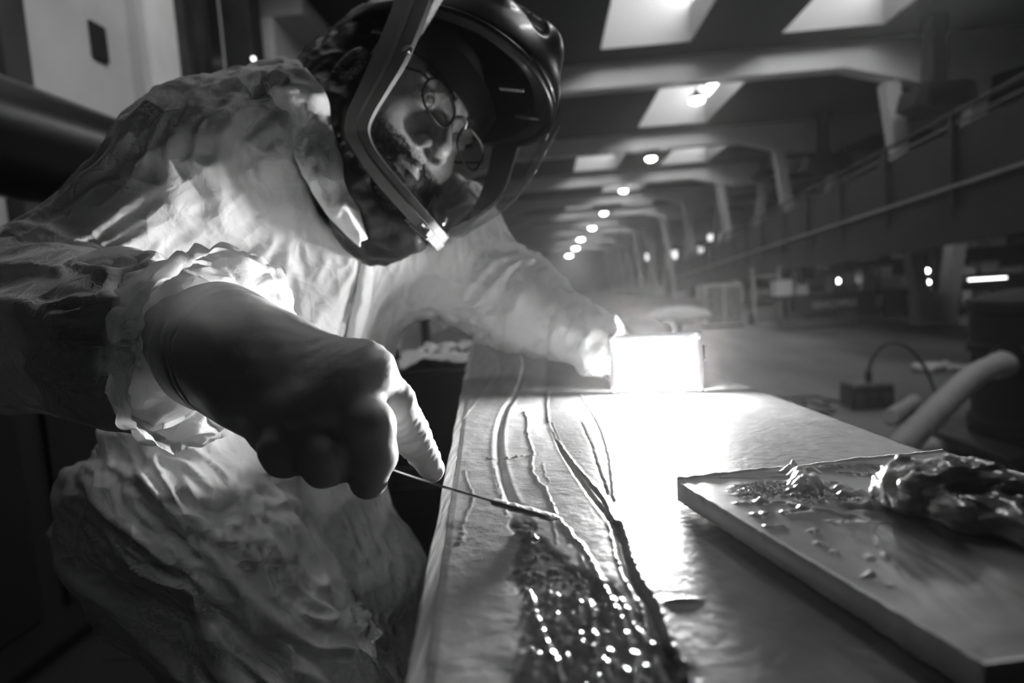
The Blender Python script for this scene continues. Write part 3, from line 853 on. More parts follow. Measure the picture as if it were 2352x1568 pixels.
# puddled resin lump in front of the tool tip
lm = Z(1207, 1235, TZ)/S
for dx, dy, r_, h_ in [(0, 0, .010, .005), (.006, -.004, .006, .004), (-.006, .002, .006, .004), (.004, .006, .005, .003), (-.002, -.008, .006, .003)]:
    q = np.hypot(PX-lm[0]-dx, PY-lm[1]-dy); H += h_*np.exp(-(q/r_)**2*1.6); WET = np.maximum(WET, np.exp(-(q/(r_*2))**2))
# smooth filled band between board edge and the second seam, rough weave to the right
u_ = (PX-lx(PY))/TW
g2x = np.interp(PY, G2[::-1, 1], G2[::-1, 0]); g2x = np.where(PY < G2[-1, 1], np.interp(PY, G4[::-1, 1], G4[::-1, 0]), g2x)
band = sstep(0, .015, g2x-PX)
TEX = np.clip(1-band*.75-SM*.3, .1, 1)
crop = sstep(.02, .05, PX-np.interp(PY, G1[::-1, 1], G1[::-1, 0]))*band*sstep(.72, .6, PY)*sstep(.5, .56, PY)
TEX = np.clip(TEX+crop*.6, 0, 1)
H += TEX*(.00016*N3+.00012*gnoise(np.stack([PX*300, PY*700, PX*0], 1)))+.0004*N1*band
st = gnoise(np.stack([PX*60, PY*7, PX*0+2], 1))
TONE = .15+.22*band+.08*st*band+.03*N1  # filler band is paler; right side also carries the mixing board's shade
TONE = np.where(inside > .5, TONE-.2*inside, TONE)  # wet resin is darker; also stands in for the hand's shadow
e1, _, _ = dist(c6([(330, 560), (345, 640), (360, 720), (340, 820), (310, 930)]), .003, 3); TONE -= .08*np.exp(-(e1/.008)**2)
for pp in ([(380, 0), (480, 90), (490, 150), (430, 230), (340, 340), (250, 430), (215, 480)],):
    e1, _, _ = dist(c6(pp), .0008, 3); TONE += .12*np.exp(-(e1/.004)**2); H += .0006*np.exp(-(e1/.002)**2)
e1, s1, _ = dist(c6([(520, 60), (470, 250), (440, 330), (430, 480), (470, 590)])); TONE -= .06*np.exp(-(e1/.018)**2)
H += .0006*np.sin(PX*9)*0
edge = np.minimum(1, np.minimum(u_-.02, 1.0-u_)*80); H -= .0012*(1-np.clip(edge, 0, 1))
V = np.stack([PX*S, PY*S, TZ+H*S], 1)
idx = np.arange(ns_*nt_).reshape(ns_, nt_)
Q = np.stack([idx[:-1, :-1], idx[1:, :-1], idx[1:, 1:], idx[:-1, 1:]], -1).reshape(-1, 4)
# skirt
rim = np.concatenate([idx[0, :], idx[1:, -1], idx[-1, -2::-1], idx[-2:0:-1, 0]])
VB = V[rim].copy(); VB[:, 2] = TZ-.012; k0 = len(V)
V = np.concatenate([V, VB]); nr = len(rim); ar = np.arange(nr)
Q = np.concatenate([Q, np.stack([rim, rim[(ar+1) % nr], k0+(ar+1) % nr, k0+ar], 1)])
at = {'wet': np.concatenate([WET, np.zeros(nr)]), 'tone': np.concatenate([np.clip(TONE, .07, .9), np.full(nr, .3)])}
mb_ = mat('laminate_board', .5, .5, spec=.3)
nt = mb_.node_tree; b = nt.nodes['Principled BSDF']
aw = nt.nodes.new('ShaderNodeAttribute'); aw.attribute_name = 'wet'; a2 = nt.nodes.new('ShaderNodeAttribute'); a2.attribute_name = 'tone'
nz = nt.nodes.new('ShaderNodeTexNoise'); nz.inputs['Scale'].default_value = 25; nz.inputs['Detail'].default_value = 8
tc = nt.nodes.new('ShaderNodeTexCoord'); nt.links.new(tc.outputs['Object'], nz.inputs[0])
mu = nt.nodes.new('ShaderNodeMath'); mu.operation = 'MULTIPLY_ADD'; mu.inputs[1].default_value = .08; nt.links.new(nz.outputs[0], mu.inputs[0])
sb = nt.nodes.new('ShaderNodeMath'); sb.operation = 'SUBTRACT'; nt.links.new(a2.outputs['Fac'], sb.inputs[0]); sb.inputs[1].default_value = .07
nt.links.new(sb.outputs[0], mu.inputs[2]); nt.links.new(mu.outputs[0], b.inputs['Base Color'])
mr = nt.nodes.new('ShaderNodeMapRange'); mr.inputs[3].default_value = .34; mr.inputs[4].default_value = .07
nt.links.new(aw.outputs['Fac'], mr.inputs[0]); nt.links.new(mr.outputs[0], b.inputs['Roughness'])
nb = nt.nodes.new('ShaderNodeTexNoise'); nb.inputs['Scale'].default_value = 170; nb.inputs['Detail'].default_value = 4
nt.links.new(tc.outputs['Object'], nb.inputs[0])
bp = nt.nodes.new('ShaderNodeBump'); bp.inputs['Distance'].default_value = .0006; bp.inputs['Strength'].default_value = .8
nt.links.new(nb.outputs[0], bp.inputs['Height']); nt.links.new(bp.outputs[0], b.inputs['Normal'])
root = empty('work_table', (S*(lx(1.2)+TW/2), 1.2*S, 0), 'long narrow table with a pale laminate top full of glued seams and resin beads', 'table')
mesh_np('laminate_top', V, Q, mb_, root, True, at)
# left batten along the edge
def strip(y0, y1, x0, x1, z0, z1, name, m):
    n = 60; v = []; f = []
    for i in range(n+1):
        y = y0+(y1-y0)*i/n; jj = .0007*math.sin(i*7.3)+.0005*math.sin(i*17.1)
        for (xx, zz) in ((x0+jj, z0), (x1, z0), (x1, z1), (x0+jj+.0015, z1), (x0+jj, z1-.0015)): v.append((S*(lx(y)+xx), S*y, TZ+(zz-TZ)*S))
    for i in range(n):
        for j in range(5): f.append((i*5+j, i*5+(j+1) % 5, (i+1)*5+(j+1) % 5, (i+1)*5+j))
    f += [tuple(range(5))[::-1], tuple(n*5+j for j in range(5))]
    return MB().add(v, f).build(name, m, root, True)
strip(ya, yb, 0, .0125, TZ-.03, TZ-.0012, 'edge_batten', M['wood'])
strip(ya, yb, .002, TW-.003, TZ-.055, TZ-.0185, 'core_board', mat('core_board', .25, .7, vary=.3, vscale=20))
for y in (.18, .8, 1.45):
    x0_, x1_ = S*lx(y/S)+.03, S*(lx(y/S)+TW)-.03
    for x in (x0_+.02, x1_-.02): MB().bb(x-.02, x+.02, y-.02, y+.02, 0, TZ-.075).build('leg', M['dark'], root)
    MB().bb(x0_, x1_, y-.02, y+.02, TZ-.075, TZ-.037).build('crossbar', M['dark'], root)
for x in (.06, TW*S-.06): MB().beam((S*lx(.18/S)+x, .18, .3), (S*lx(1.45/S)+x, 1.45, .3), .04, .04).build('stretcher', M['dark'], root)

# ================================================================ mixing board with paste
PZ = TZ+.020*S
A_ = Z(1546, 1102, PZ); B_ = Z(2165, 1037, PZ); C_ = Z(2262, 1530, PZ)
ex = B_-A_; Lx_ = np.linalg.norm(ex[:2]); ex = np.array([ex[0], ex[1], 0])/Lx_
ey = C_-A_; ey = np.array([ey[0], ey[1], 0]); Ly_ = np.linalg.norm(ey); ey /= Ly_
root = empty('mixing_board', (A_+C_)/2*[1, 1, 0]+[0, 0, TZ+.003], 'pale mixing board smeared with resin paste lying on the right of the table', 'board')
na, nb_ = 330, 420
a = np.linspace(0, 1, na); b = np.linspace(0, 1, nb_); AA, BB = np.meshgrid(a, b, indexing='ij')
# rounded corner at the tip
ca = AA*Lx_; cb = BB*Ly_
PXb = (A_[0]+ex[0]*ca+ey[0]*cb).ravel(); PYb = (A_[1]+ex[1]*ca+ey[1]*cb).ravel()
PX, PY = PXb/S, PYb/S
def zp(pts): return np.array([Z(1500+x/2.7606, 1000+y/2.7606, PZ)[:2]/S for x, y in pts])
Hb = np.zeros(len(PX)); Wb = np.full(len(PX), .35); Tb = np.full(len(PX), .22)
q3 = np.stack([PX, PY, PX*0], 1)
n1 = gnoise(q3*35); n2 = gnoise(q3*110+4); n3 = gnoise(q3*300+9)
Hb += .00025*n1
for pts, w, hh, sd in [([(440, 268), (560, 265), (680, 262), (830, 255)], .0016, .0012, 1), ([(530, 430), (640, 425), (700, 420), (860, 425), (960, 412)], .002, .0018, 2),
                       ([(830, 490), (900, 480), (960, 470)], .003, .003, 3), ([(880, 440), (950, 470), (1100, 470), (1250, 510), (1330, 520)], .004, .003, 4),
                       ([(1040, 295), (1120, 298), (1180, 305)], .002, .002, 5), ([(1180, 230), (1290, 240), (1440, 250)], .0016, .0016, 6),
                       ([(1040, 200), (1110, 190)], .0018, .002, 7), ([(640, 500), (680, 510), (710, 495)], .003, .003, 8), ([(720, 575), (780, 580), (820, 575)], .0022, .0022, 9),
                       ([(1010, 610), (1030, 600)], .0022, .0022, 10), ([(1050, 685), (1070, 690)], .002, .002, 11), ([(1360, 760), (1370, 780)], .0022, .002, 12), ([(1350, 900), (1380, 870)], .002, .0024, 13),
                       ([(1470, 750), (1480, 780)], .002, .002, 14), ([(1140, 740), (1150, 735)], .0018, .0015, 15), ([(1500, 950), (1510, 955)], .0018, .0015, 16), ([(1430, 700), (1440, 705)], .0015, .0015, 17),
                       ([(1210, 385), (1320, 380), (1430, 385), (1500, 390)], .0045, .007, 18), ([(1230, 455), (1380, 460), (1500, 460), (1560, 440)], .0045, .007, 19),
                       ([(1410, 640), (1470, 730), (1540, 820), (1610, 900)], .0012, -.0005, 20), ([(1130, 540), (1300, 545), (1500, 545)], .003, .0012, 21)]:
    d, s, al = dist(zp(pts), .0018, sd*2.3)
    bead = .7+.6*gnoise(np.stack([al*90, al*0+sd, al*0], 1))
    Hb += hh*bead*np.exp(-(d/w)**2); Wb = np.maximum(Wb, .9*np.exp(-(d/(w*2))**2)); Tb += .22*np.exp(-(d/w)**2)
# grainy smear patch with small peaks
d, s, al = dist(zp([(640, 350), (760, 340), (900, 350), (1000, 380), (1150, 380)]), .004, 5)
pt = 1-sstep(.012, .03, d)
Hb += pt*(.0012*np.abs(n2)+.0012*np.abs(n3)); Wb = np.maximum(Wb, pt); Tb -= .09*pt
for (x, y, r_, h_) in [(870, 235, .006, .007), (890, 225, .004, .009), (940, 300, .008, .007), (975, 350, .010, .008), (960, 280, .006, .008), (925, 330, .006, .006), (1000, 310, .006, .006), (1200, 350, .008, .006), (920, 262, .008, .009), (1010, 330, .008, .007), (690, 425, .004, .004)]:
    c = zp([(x, y)])[0]; q = np.hypot(PX-c[0], PY-c[1])*(1+.35*n2); Hb += h_*np.exp(-(q/r_)**2); Wb = np.maximum(Wb, np.exp(-(q/(r_*1.5))**2)); Tb += .3*np.exp(-(q/r_)**2)
d, s, al = dist(zp([(1000, 200), (1200, 215), (1450, 220)]), .002, 5); k_ = 1-sstep(.015, .03, d); Tb -= .08*k_; Wb = np.maximum(Wb, .6*k_); Hb += k_*.0004*gnoise(np.stack([PX*400, PY*30, PX*0], 1))
d, s, al = dist(zp([(1500, 600), (1700, 760), (1850, 900)])); k_ = 1-sstep(.01, .06, d+.02*n1); Tb += .12*k_*gnoise(q3*[160, 40, 1])
edg = np.minimum(np.minimum(ca.ravel(), Lx_-ca.ravel()), np.minimum(cb.ravel(), Ly_-cb.ravel()))/S
Hb *= sstep(0, .004, edg)
Hb += .0012*np.exp(-(edg/.0016)**2)*(.6+.8*n2)
Tb += .2*np.exp(-(edg/.003)**2); Hb += .0024*np.exp(-(cb.ravel()/S/.0014)**2)*(.8+.5*n1); Tb += .35*np.exp(-(cb.ravel()/S/.003)**2)  # extra tone on the far rim stands for lamp light falling there
V = np.stack([PX*S, PY*S, PZ+Hb*S], 1)
# round the tip corner
cr_ = .0055; m = (ca.ravel() < cr_) & (cb.ravel() < cr_)
dd = np.stack([cr_-ca.ravel()[m], cr_-cb.ravel()[m]], 1); L = np.linalg.norm(dd, axis=1); mxx = np.max(dd, axis=1)
sc = np.where(L > 1e-9, mxx/np.maximum(L, 1e-9), 1)
nca = cr_-dd[:, 0]*sc; ncb = cr_-dd[:, 1]*sc
V[m, 0] = A_[0]+ex[0]*nca+ey[0]*ncb; V[m, 1] = A_[1]+ex[1]*nca+ey[1]*ncb
idx = np.arange(na*nb_).reshape(na, nb_)
Q = np.stack([idx[:-1, :-1], idx[:-1, 1:], idx[1:, 1:], idx[1:, :-1]], -1).reshape(-1, 4)
rim = np.concatenate([idx[0, :], idx[1:, -1], idx[-1, -2::-1], idx[-2:0:-1, 0]]); nr = len(rim); ar = np.arange(nr); k0 = len(V)
VB = V[rim].copy(); VB[:, 2] = TZ+.0012+.0004*gnoise(V[rim]*300)
V = np.concatenate([V, VB, VB.mean(0, keepdims=True)])
Q = np.concatenate([Q, np.stack([rim[(ar+1) % nr], rim, k0+ar, k0+(ar+1) % nr], 1)])
at = {'wet': np.concatenate([Wb, np.full(nr+1, .2)]), 'tone': np.concatenate([np.clip(Tb, .05, .95), np.full(nr+1, .40)])}
mp_ = mb_.copy(); mp_.name = 'resin_smeared_board'
mp_.node_tree.nodes['Bump'].inputs['Distance'].default_value = .0002
for n_ in mp_.node_tree.nodes:
    if n_.type == 'MAP_RANGE': n_.inputs[3].default_value = .42; n_.inputs[4].default_value = .08
mesh_np('board', V, Q, mp_, root, True, at)

# the heap of paste: folded ribbons of thick resin
def zq(x, y, h): q = Z(1500+x/2.7606, 1000+y/2.7606, PZ+h*S); return q
caps = [  # (x,y,h,r)->(x,y,h,r)
    ((1500, 330, .010, .012), (1620, 330, .018, .016)), ((1620, 330, .018, .016), (1800, 330, .020, .020)), ((1800, 330, .02, .02), (2050, 350, .018, .022)),
    ((2050, 350, .018, .022), (2300, 420, .014, .018)), ((1500, 390, .006, .010), (1600, 400, .010, .014)), ((1600, 400, .01, .014), (1900, 430, .010, .016)), ((1900, 430, .01, .016), (2200, 530, .008, .014)),
    ((1850, 430, .012, .013), (2000, 500, .012, .014)), ((2200, 530, .008, .014), (2420, 640, .006, .012)),
    ((1500, 250, .026, .004), (1600, 195, .034, .005)), ((1600, 195, .034, .005), (1800, 205, .034, .005)), ((1500, 300, .024, .005), (1620, 250, .032, .005)), ((1620, 250, .032, .005), (1790, 225, .036, .005)),
    ((1790, 225, .036, .005), (1830, 200, .040, .004)), ((1620, 330, .030, .005), (1760, 270, .036, .005)), ((1860, 260, .036, .007), (1980, 240, .036, .007)), ((1980, 240, .036, .007), (2100, 290, .030, .007)),
    ((1850, 450, .022, .006), (1960, 470, .024, .006)), ((1560, 300, .022, .008), (1600, 420, .014, .008)), ((2080, 270, .030, .005), (2300, 340, .022, .006)), ((2100, 560, .010, .006), (2350, 620, .008, .006))]
CP = [(zq(*a[:3]), zq(*b[:3]), a[3]*S, b[3]*S) for a, b in caps]
def paste(p):
    r = np.full(len(p), 9.)
    for a, b, ra, rb in CP: r = smin(r, s_cap(p, a, b, ra, rb), .0035)
    r = r-.0020*(1-2*np.abs(gnoise(p*[60, 60, 230])))-.0018*gnoise(p*90)
    return smax(r, (PZ-.0004)-p[:, 2], .002)
pts = np.array([q for c in CP for q in c[:2]])
V, Q = sdf_mesh(paste, pts.min(0)-.02, pts.max(0)+[.015, .02, .015], .0026, 1)
hp = np.maximum(gnoise(V*480)-.35, 0)*.0018*(V[:, 2] > PZ+.003)
V = V+grad(paste, V)*hp[:, None]
PST = mat('resin_paste', .26, .14, coat=.6, sss=.15, bump=.0006, bscale=160, vary=.25, vscale=30)
o = mesh_np('resin_paste', V, Q, PST); tag(o, 'glossy folded heap of grey resin paste on the mixing board', 'paste')

# ================================================================ work light
bl = Z(1403, 904, TZ); br = Z(1617, 900, TZ)
ax = br-bl; wdt = np.linalg.norm(ax); ax /= wdt
nrm = np.cross(ax, [0, 0, 1.0]); nrm[2] = 0; nrm /= np.linalg.norm(nrm)       # towards the camera
tilt = math.radians(4); zz = np.array([0, 0, 1.0])*math.cos(tilt)-nrm*math.sin(tilt); nn = np.cross(zz, ax)*1.0
if nn@nrm < 0: nn = -nn
hgt = .112*S; cc = (bl+br)/2+zz*(hgt/2)+[0, 0, .0008]
root = empty('work_light', (bl+br)/2, 'blazing rectangular work light with rounded frame standing on the far table end', 'work light')
AXS = (ax, nn, zz)
fw = .0125*S
bodyw = mat('lamp_housing', .12, .4)
# frame as four bevelled rails
fr = MB()
fr.box(cc+zz*(hgt/2-fw/2)-nn*.004*S, (wdt, .022*S, fw), AXS, .002).box(cc-zz*(hgt/2-fw/2)-nn*.004*S, (wdt, .022*S, fw), AXS, .002)
fr.box(cc+ax*(wdt/2-fw/2)-nn*.004*S, (fw, .022*S, hgt), AXS, .002).box(cc-ax*(wdt/2-fw/2)-nn*.004*S, (fw, .022*S, hgt), AXS, .002)
fr.build('frame', bodyw, root, True)
for sx in (-1, 1):
    for sz in (-1, 1):
        MB().lathe(cc+ax*sx*(wdt/2-fw*.6)+zz*sz*(hgt/2-fw*.6)+nn*.004, [(.0036, 0), (.0036, .002), (.002, .003)], 12, nn).build('corner_screw', M['pale'], root, True)
EM = emit_mat('work_light_panel', LAMP_STRENGTH)
hw_, hh_ = (wdt-2*fw)/2, (hgt-2*fw)/2; pv = []; pf = []
for i in range(17):
    for j in range(11):
        u_, w_ = i/8-1, j/5-1
        pv.append(cc+ax*u_*hw_+zz*w_*hh_+nn*(.006*(1-u_**6)*(1-w_**6)-.001))       # bulging diffuser
for i in range(16):
    for j in range(10): pf.append((i*11+j, (i+1)*11+j, (i+1)*11+j+1, i*11+j+1))
MB().add(pv, pf).build('diffuser', EM, root, True)
MB().box(cc-nn*.0205, (wdt-.007, .018, hgt-.007), AXS, .004).build('housing', M['black'], root, True)
f = MB()
for k in range(11): f.box(cc-nn*.033+ax*(wdt-.02)*(k/10-.5), (.0014, .010, hgt-.02), AXS)
f.build('cooling_fins', M['dark'], root)['kind'] = 'stuff'
MB().tube([cc-ax*(wdt/2+.001)-nn*.02, cc-ax*(wdt/2+.003)-nn*.032+zz*.014, cc-ax*(wdt/2-.014)-nn*.056, cc+ax*(wdt/2-.014)-nn*.056, cc+ax*(wdt/2+.003)-nn*.032+zz*.014, cc+ax*(wdt/2+.001)-nn*.02], .003, 8).build('handle', M['dark'], root, True)
# ================================================================ the person
SUIT = bpy.data.materials.new('white_coverall_fabric'); SUIT.use_nodes = True
nt = SUIT.node_tree; b = nt.nodes['Principled BSDF']
b.inputs['Base Color'].default_value = (.86, .86, .86, 1); b.inputs['Roughness'].default_value = .5; b.inputs['Specular IOR Level'].default_value = .35
tl = nt.nodes.new('ShaderNodeBsdfTranslucent'); tl.inputs[0].default_value = (.8, .8, .8, 1)
mx = nt.nodes.new('ShaderNodeMixShader'); mx.inputs[0].default_value = .12
out = nt.nodes['Material Output']; nt.links.new(b.outputs[0], mx.inputs[1]); nt.links.new(tl.outputs[0], mx.inputs[2]); nt.links.new(mx.outputs[0], out.inputs[0])
tc = nt.nodes.new('ShaderNodeTexCoord')
vo = nt.nodes.new('ShaderNodeTexVoronoi'); vo.feature = 'F1'; vo.inputs['Scale'].default_value = 30
nz = nt.nodes.new('ShaderNodeTexNoise'); nz.inputs['Scale'].default_value = 38; nz.inputs['Detail'].default_value = 5; nz.inputs['Distortion'].default_value = 1.2
nt.links.new(tc.outputs['Object'], vo.inputs[0]); nt.links.new(tc.outputs['Object'], nz.inputs[0])
ad = nt.nodes.new('ShaderNodeMath'); ad.operation = 'MULTIPLY_ADD'; ad.inputs[1].default_value = .55; nt.links.new(nz.outputs[0], ad.inputs[0]); nt.links.new(vo.outputs[0], ad.inputs[2])
bp = nt.nodes.new('ShaderNodeBump'); bp.inputs['Distance'].default_value = .010; bp.inputs['Strength'].default_value = .7
nt.links.new(ad.outputs[0], bp.inputs['Height']); nt.links.new(bp.outputs[0], b.inputs['Normal']); nt.links.new(bp.outputs[0], tl.inputs['Normal'])
THIN = SUIT.copy(); THIN.name = 'thin_lit_fabric'; [n for n in THIN.node_tree.nodes if n.type == 'MIX_SHADER'][0].inputs[0].default_value = .42
SKIN = mat('skin', .36, .42, vary=.12, vscale=60, bump=.0004, bscale=220, sss=.12)
GLOVE = mat('nitrile_glove', .52, .40, spec=.45, bump=.00035, bscale=140, vary=.06, vscale=30)
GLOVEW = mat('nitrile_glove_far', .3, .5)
HAIRM = mat('dark_hair', .03, .45)
CAPE = mat('black_hood_fabric', .016, .42, bump=.0015, bscale=50, spec=.4)
SHELL = mat('black_helmet_gloss', .012, .36, coat=.25)
BAND = mat('grey_visor_frame', .22, .6, bump=.0001, bscale=300)

def imd(x, y, z=0):
    """direction given along the picture's right, down and depth"""
    v = RGT*x-UPV*y+FWD*z; return v/np.linalg.norm(v)

# ---- head frame
Lh = np.array([.44, .76, -.48]); Uh = np.array([.54, .20, .81]); Lh /= np.linalg.norm(Lh); Uh -= Lh*(Uh@Lh); Uh /= np.linalg.norm(Uh); Fh = np.cross(Lh, Uh)
Bm = np.stack([RGT, FWD, UPV], 1); Lh, Uh, Fh = Bm@Lh, Bm@Uh, Bm@Fh
HO = W(1048, 287, .665)-Fh*.105
def hw(l, f, u): return HO+Lh*l+Fh*f+Uh*u
R_ = np.stack([Lh, Fh, Uh], 0)
def hloc(p): return (p-HO)@R_.T
def LP(px, py, l):
    """point on the head-frame plane at sideways offset l seen at photo px, py"""
    v = FWD+RGT*(px-1176)/FPX-UPV*(py-784)/FPX
    t = (l-(CAM-HO)@Lh)/(v@Lh); return CAM+v*t

S1 = W(510, 400, .67); E1 = W(50, 745, .60); W1 = W(345, 790, .45)
NK = W(770, 338, .73); S2 = W(985, 560, .83); E2 = W(1185, 690, .82); W2 = W(1375, 790, .72)
CH = W(735, 520, .78); BL = W(650, 790, .80); PV = W(500, 1120, .80)
H1 = W(400, 1160, .68); K1 = W(830, 1800, .72); H2 = W(710, 1140, .84); K2 = W(865, 1320, .84)
F1 = np.array([K1[0]-.10, K1[1]+.05, .12]); A2 = W(800, 1800, .98); F2 = np.array([A2[0]-.05, A2[1]+.04, .12])
# name, a, b, ra, rb, fold dir, amp, freq across
SP = [(S1, E1, .080, .074, E1-S1, .010, 16), (E1, W1, .074, .062, W1-E1, .007, 18), (S1, NK, .080, .083, imd(.15, 1), .008, 16),
      (NK, S2, .085, .078, imd(-.1, 1), .008, 22), (S1, CH, .085, .10, imd(-.25, 1), .010, 18), (CH, S2, .11, .085, imd(-.2, 1), .008, 22), (CH, BL, .108, .112, imd(-.28, 1), .010, 18), (BL, PV, .112, .12, imd(-.2, 1), .008, 16),
      (S2, E2, .073, .060, imd(.75, -.6), .009, 22), (E2, W2, .060, .036, imd(.45, -.85), .006, 24),
      (PV, H1, .12, .102, imd(.8, .5), .014, 18), (PV, H2, .12, .088, imd(.8, .5), .014, 18), (H1, K1, .102, .098, imd(.66, .75), .019, 20),
      (H2, K2, .088, .062, imd(.5, .8), .007, 20), (K1, F1, .115, .08, np.array([0, 0, 1.]), .006, 14), (K2, A2, .064, .07, imd(.2, 1), .006, 18), (A2, F2, .07, .06, np.array([0, 0, 1.]), .006, 14)]
def suit(p):
    A = [s_cap(p, a, b_, ra, rb) for a, b_, ra, rb, *_ in SP]
    arm = smin(A[0], A[1], .05)
    r = A[2]
    for k in (3, 4, 5, 6, 7): r = smin(r, A[k], .07)
    far = smin(A[8], A[9], .04); r = smin(r, far, .04)
    leg = A[10]
    for k in (11, 12, 13): leg = smin(leg, A[k], .03)
    for k in (14, 15, 16): leg = smin(leg, A[k], .03)
    r = smin(r, leg, .02)
    r = smin(r, arm, .018)
    return smax(r, .008-np.minimum(s_ell((p-HO)@R_.T, (0, .03, .0), (.112, .150, .16)), s_cap(p, hw(0, -.03, 0), hw(0, -.06, -.10), .100, .088)), .015)
lo = np.min([np.minimum(a, b_)-.14 for a, b_, *_ in SP], 0); hi = np.max([np.maximum(a, b_)+.14 for a, b_, *_ in SP], 0)
V, Q = sdf_mesh(suit, lo, hi, .013, 2, 1)
# folds
N = grad(suit, V, .003)
Dm = np.stack([s_cap(V, a, b_, ra, rb) for a, b_, ra, rb, *_ in SP], 1)
Wt = np.exp(-(Dm-Dm.min(1)[:, None])/.018); Wt /= Wt.sum(1)[:, None]
disp = np.zeros(len(V))
warp = np.stack([gnoise(V*7+11), gnoise(V*7+23), gnoise(V*7+37)], 1)*.022
for k, (a, b_, ra, rb, dr_, amp, fq) in enumerate(SP):
    w = Wt[:, k]; m = w > .01
    if not m.any(): continue
    dr_ = np.array(dr_)/np.linalg.norm(dr_); p1 = np.cross(dr_, FWD); p1 /= np.linalg.norm(p1); p2 = np.cross(dr_, p1)
    X = V[m]+warp[m]; L = np.stack([X@p1, X@p2, X@dr_], 1)
    n_a = gnoise(L*[fq*1.6, fq*1.2, 1.9]+k*7.7); n_b = gnoise(L*[fq*3.3, fq*2.4, 4.5]+k*3.1); n_c = gnoise(L*[fq*.5, fq*.5, 3]+k*1.7)
    md = .35+.9*np.clip(gnoise(X*6+k*5.3)+.35, 0, 1); md2 = np.clip(gnoise(X*9+k*9.3)+.45, 0, 1.2)
    disp[m] += w[m]*amp*1.3*(1.2*md*np.exp(-(n_a/.30)**2)+.85*md2*np.exp(-(n_b/.26)**2)-.5+.7*n_c+.35*gnoise(L*[fq*.9, fq*.9, 9]+k))
hs, _ = None, None
w1_, w2_ = worley(V*[20, 20, 20]+warp*20)
disp += .0045*(w2_-w1_-.3)*np.clip(gnoise(V*5)*1.5, 0, 1)
# gathered waist and centre zip placket
wa = (V-W(420, 985, .80))@imd(.05, 1); disp -= .014*np.exp(-(wa/.014)**2)*(V[:, 2] > .6)
far_ = np.exp(-np.clip((np.linalg.norm(V-W2, axis=1))/.09, 0, 9)**2); disp += far_*.004*gnoise(V*60)
V = V+N*disp[:, None]
PR = empty('person', (float(PV[0]), float(PV[1]), 0), 'person in white coverall and black visor helmet bending over the table', 'person')
mesh_np('coverall', V, Q, SUIT, PR)
for nm, F_ in (('boot', F1), ('boot', F2)):
    def bt(p, F_=F_): return smin(s_cap(p, [F_[0], F_[1], .14], [F_[0], F_[1], .07], .062, .058), s_cap(p, [F_[0], F_[1], .05], [F_[0]+.14, F_[1]-.10, .045], .05, .045), .04)
    def bt2(p, bt=bt): return smax(bt(p), .004-p[:, 2], .006)
    V, Q = sdf_mesh(bt2, F_+[-.14, -.24, -.16], F_+[.26, .14, .14], .014, 1)
    mesh_np(nm, V, Q, M['black'], PR)

# ---- folded-down suit collar round the neck
def band_mesh(name, pts, wvec, thick, m, parent, seed=0, nseg=70, nw=10, crumple=.004):
    """cloth band: pts centre line, wvec half-width vectors (per point)"""
    P = np.array(pts); Wv = np.array(wvec); t = np.linspace(0, len(P)-1, nseg)
    def cr(A):
        out = []
        for x in t:
            i = min(int(x), len(A)-2); u = x-i
            p0, p1, p2, p3 = A[max(i-1, 0)], A[i], A[i+1], A[min(i+2, len(A)-1)]
            out.append(.5*((2*p1)+(p2-p0)*u+(2*p0-5*p1+4*p2-p3)*u*u+(-p0+3*p1-3*p2+p3)*u**3))
        return np.array(out)
    C_, Ww = cr(P), cr(Wv)
    V = []
    for i in range(nseg):
        for j in range(nw):
            s = 2*j/(nw-1)-1
            V.append(C_[i]+Ww[i]*s-FWD*(1-s*s)*.010)
    V = np.array(V); V = V-FWD*(crumple*(1-2*np.abs(gnoise(V*[55, 55, 25]+seed))))[:, None]
    F = [(i*nw+j, (i+1)*nw+j, (i+1)*nw+j+1, i*nw+j+1) for i in range(nseg-1) for j in range(nw-1)]
    o = mesh_np(name, V, F, m, parent)
    md = o.modifiers.new('thick', 'SOLIDIFY'); md.thickness = thick
    return o
def torso(p): return smin(suit(p), 9+0*p[:, 0], .001)
def on(px, py, lift=.004):
    v = FWD+RGT*(px-1176)/FPX-UPV*(py-784)/FPX; v = v/np.linalg.norm(v); t = .3
    for _ in range(80):
        dd_ = suit((CAM+v*t)[None])[0]-lift
        if dd_ < .0004: break
        t += dd_*.8
    return CAM+v*min(t, 1.1)
band_mesh('zip_placket', [on(x, y, .0045) for x, y in ((844, 580), (840, 630), (832, 690), (818, 745), (806, 800))], [imd(1, .2)*.005, imd(1, .2)*.009, imd(1, .2)*.010, imd(1, .2)*.010, imd(1, .2)*.009], .0012, SUIT, PR, 9, 50, 8, .0015)

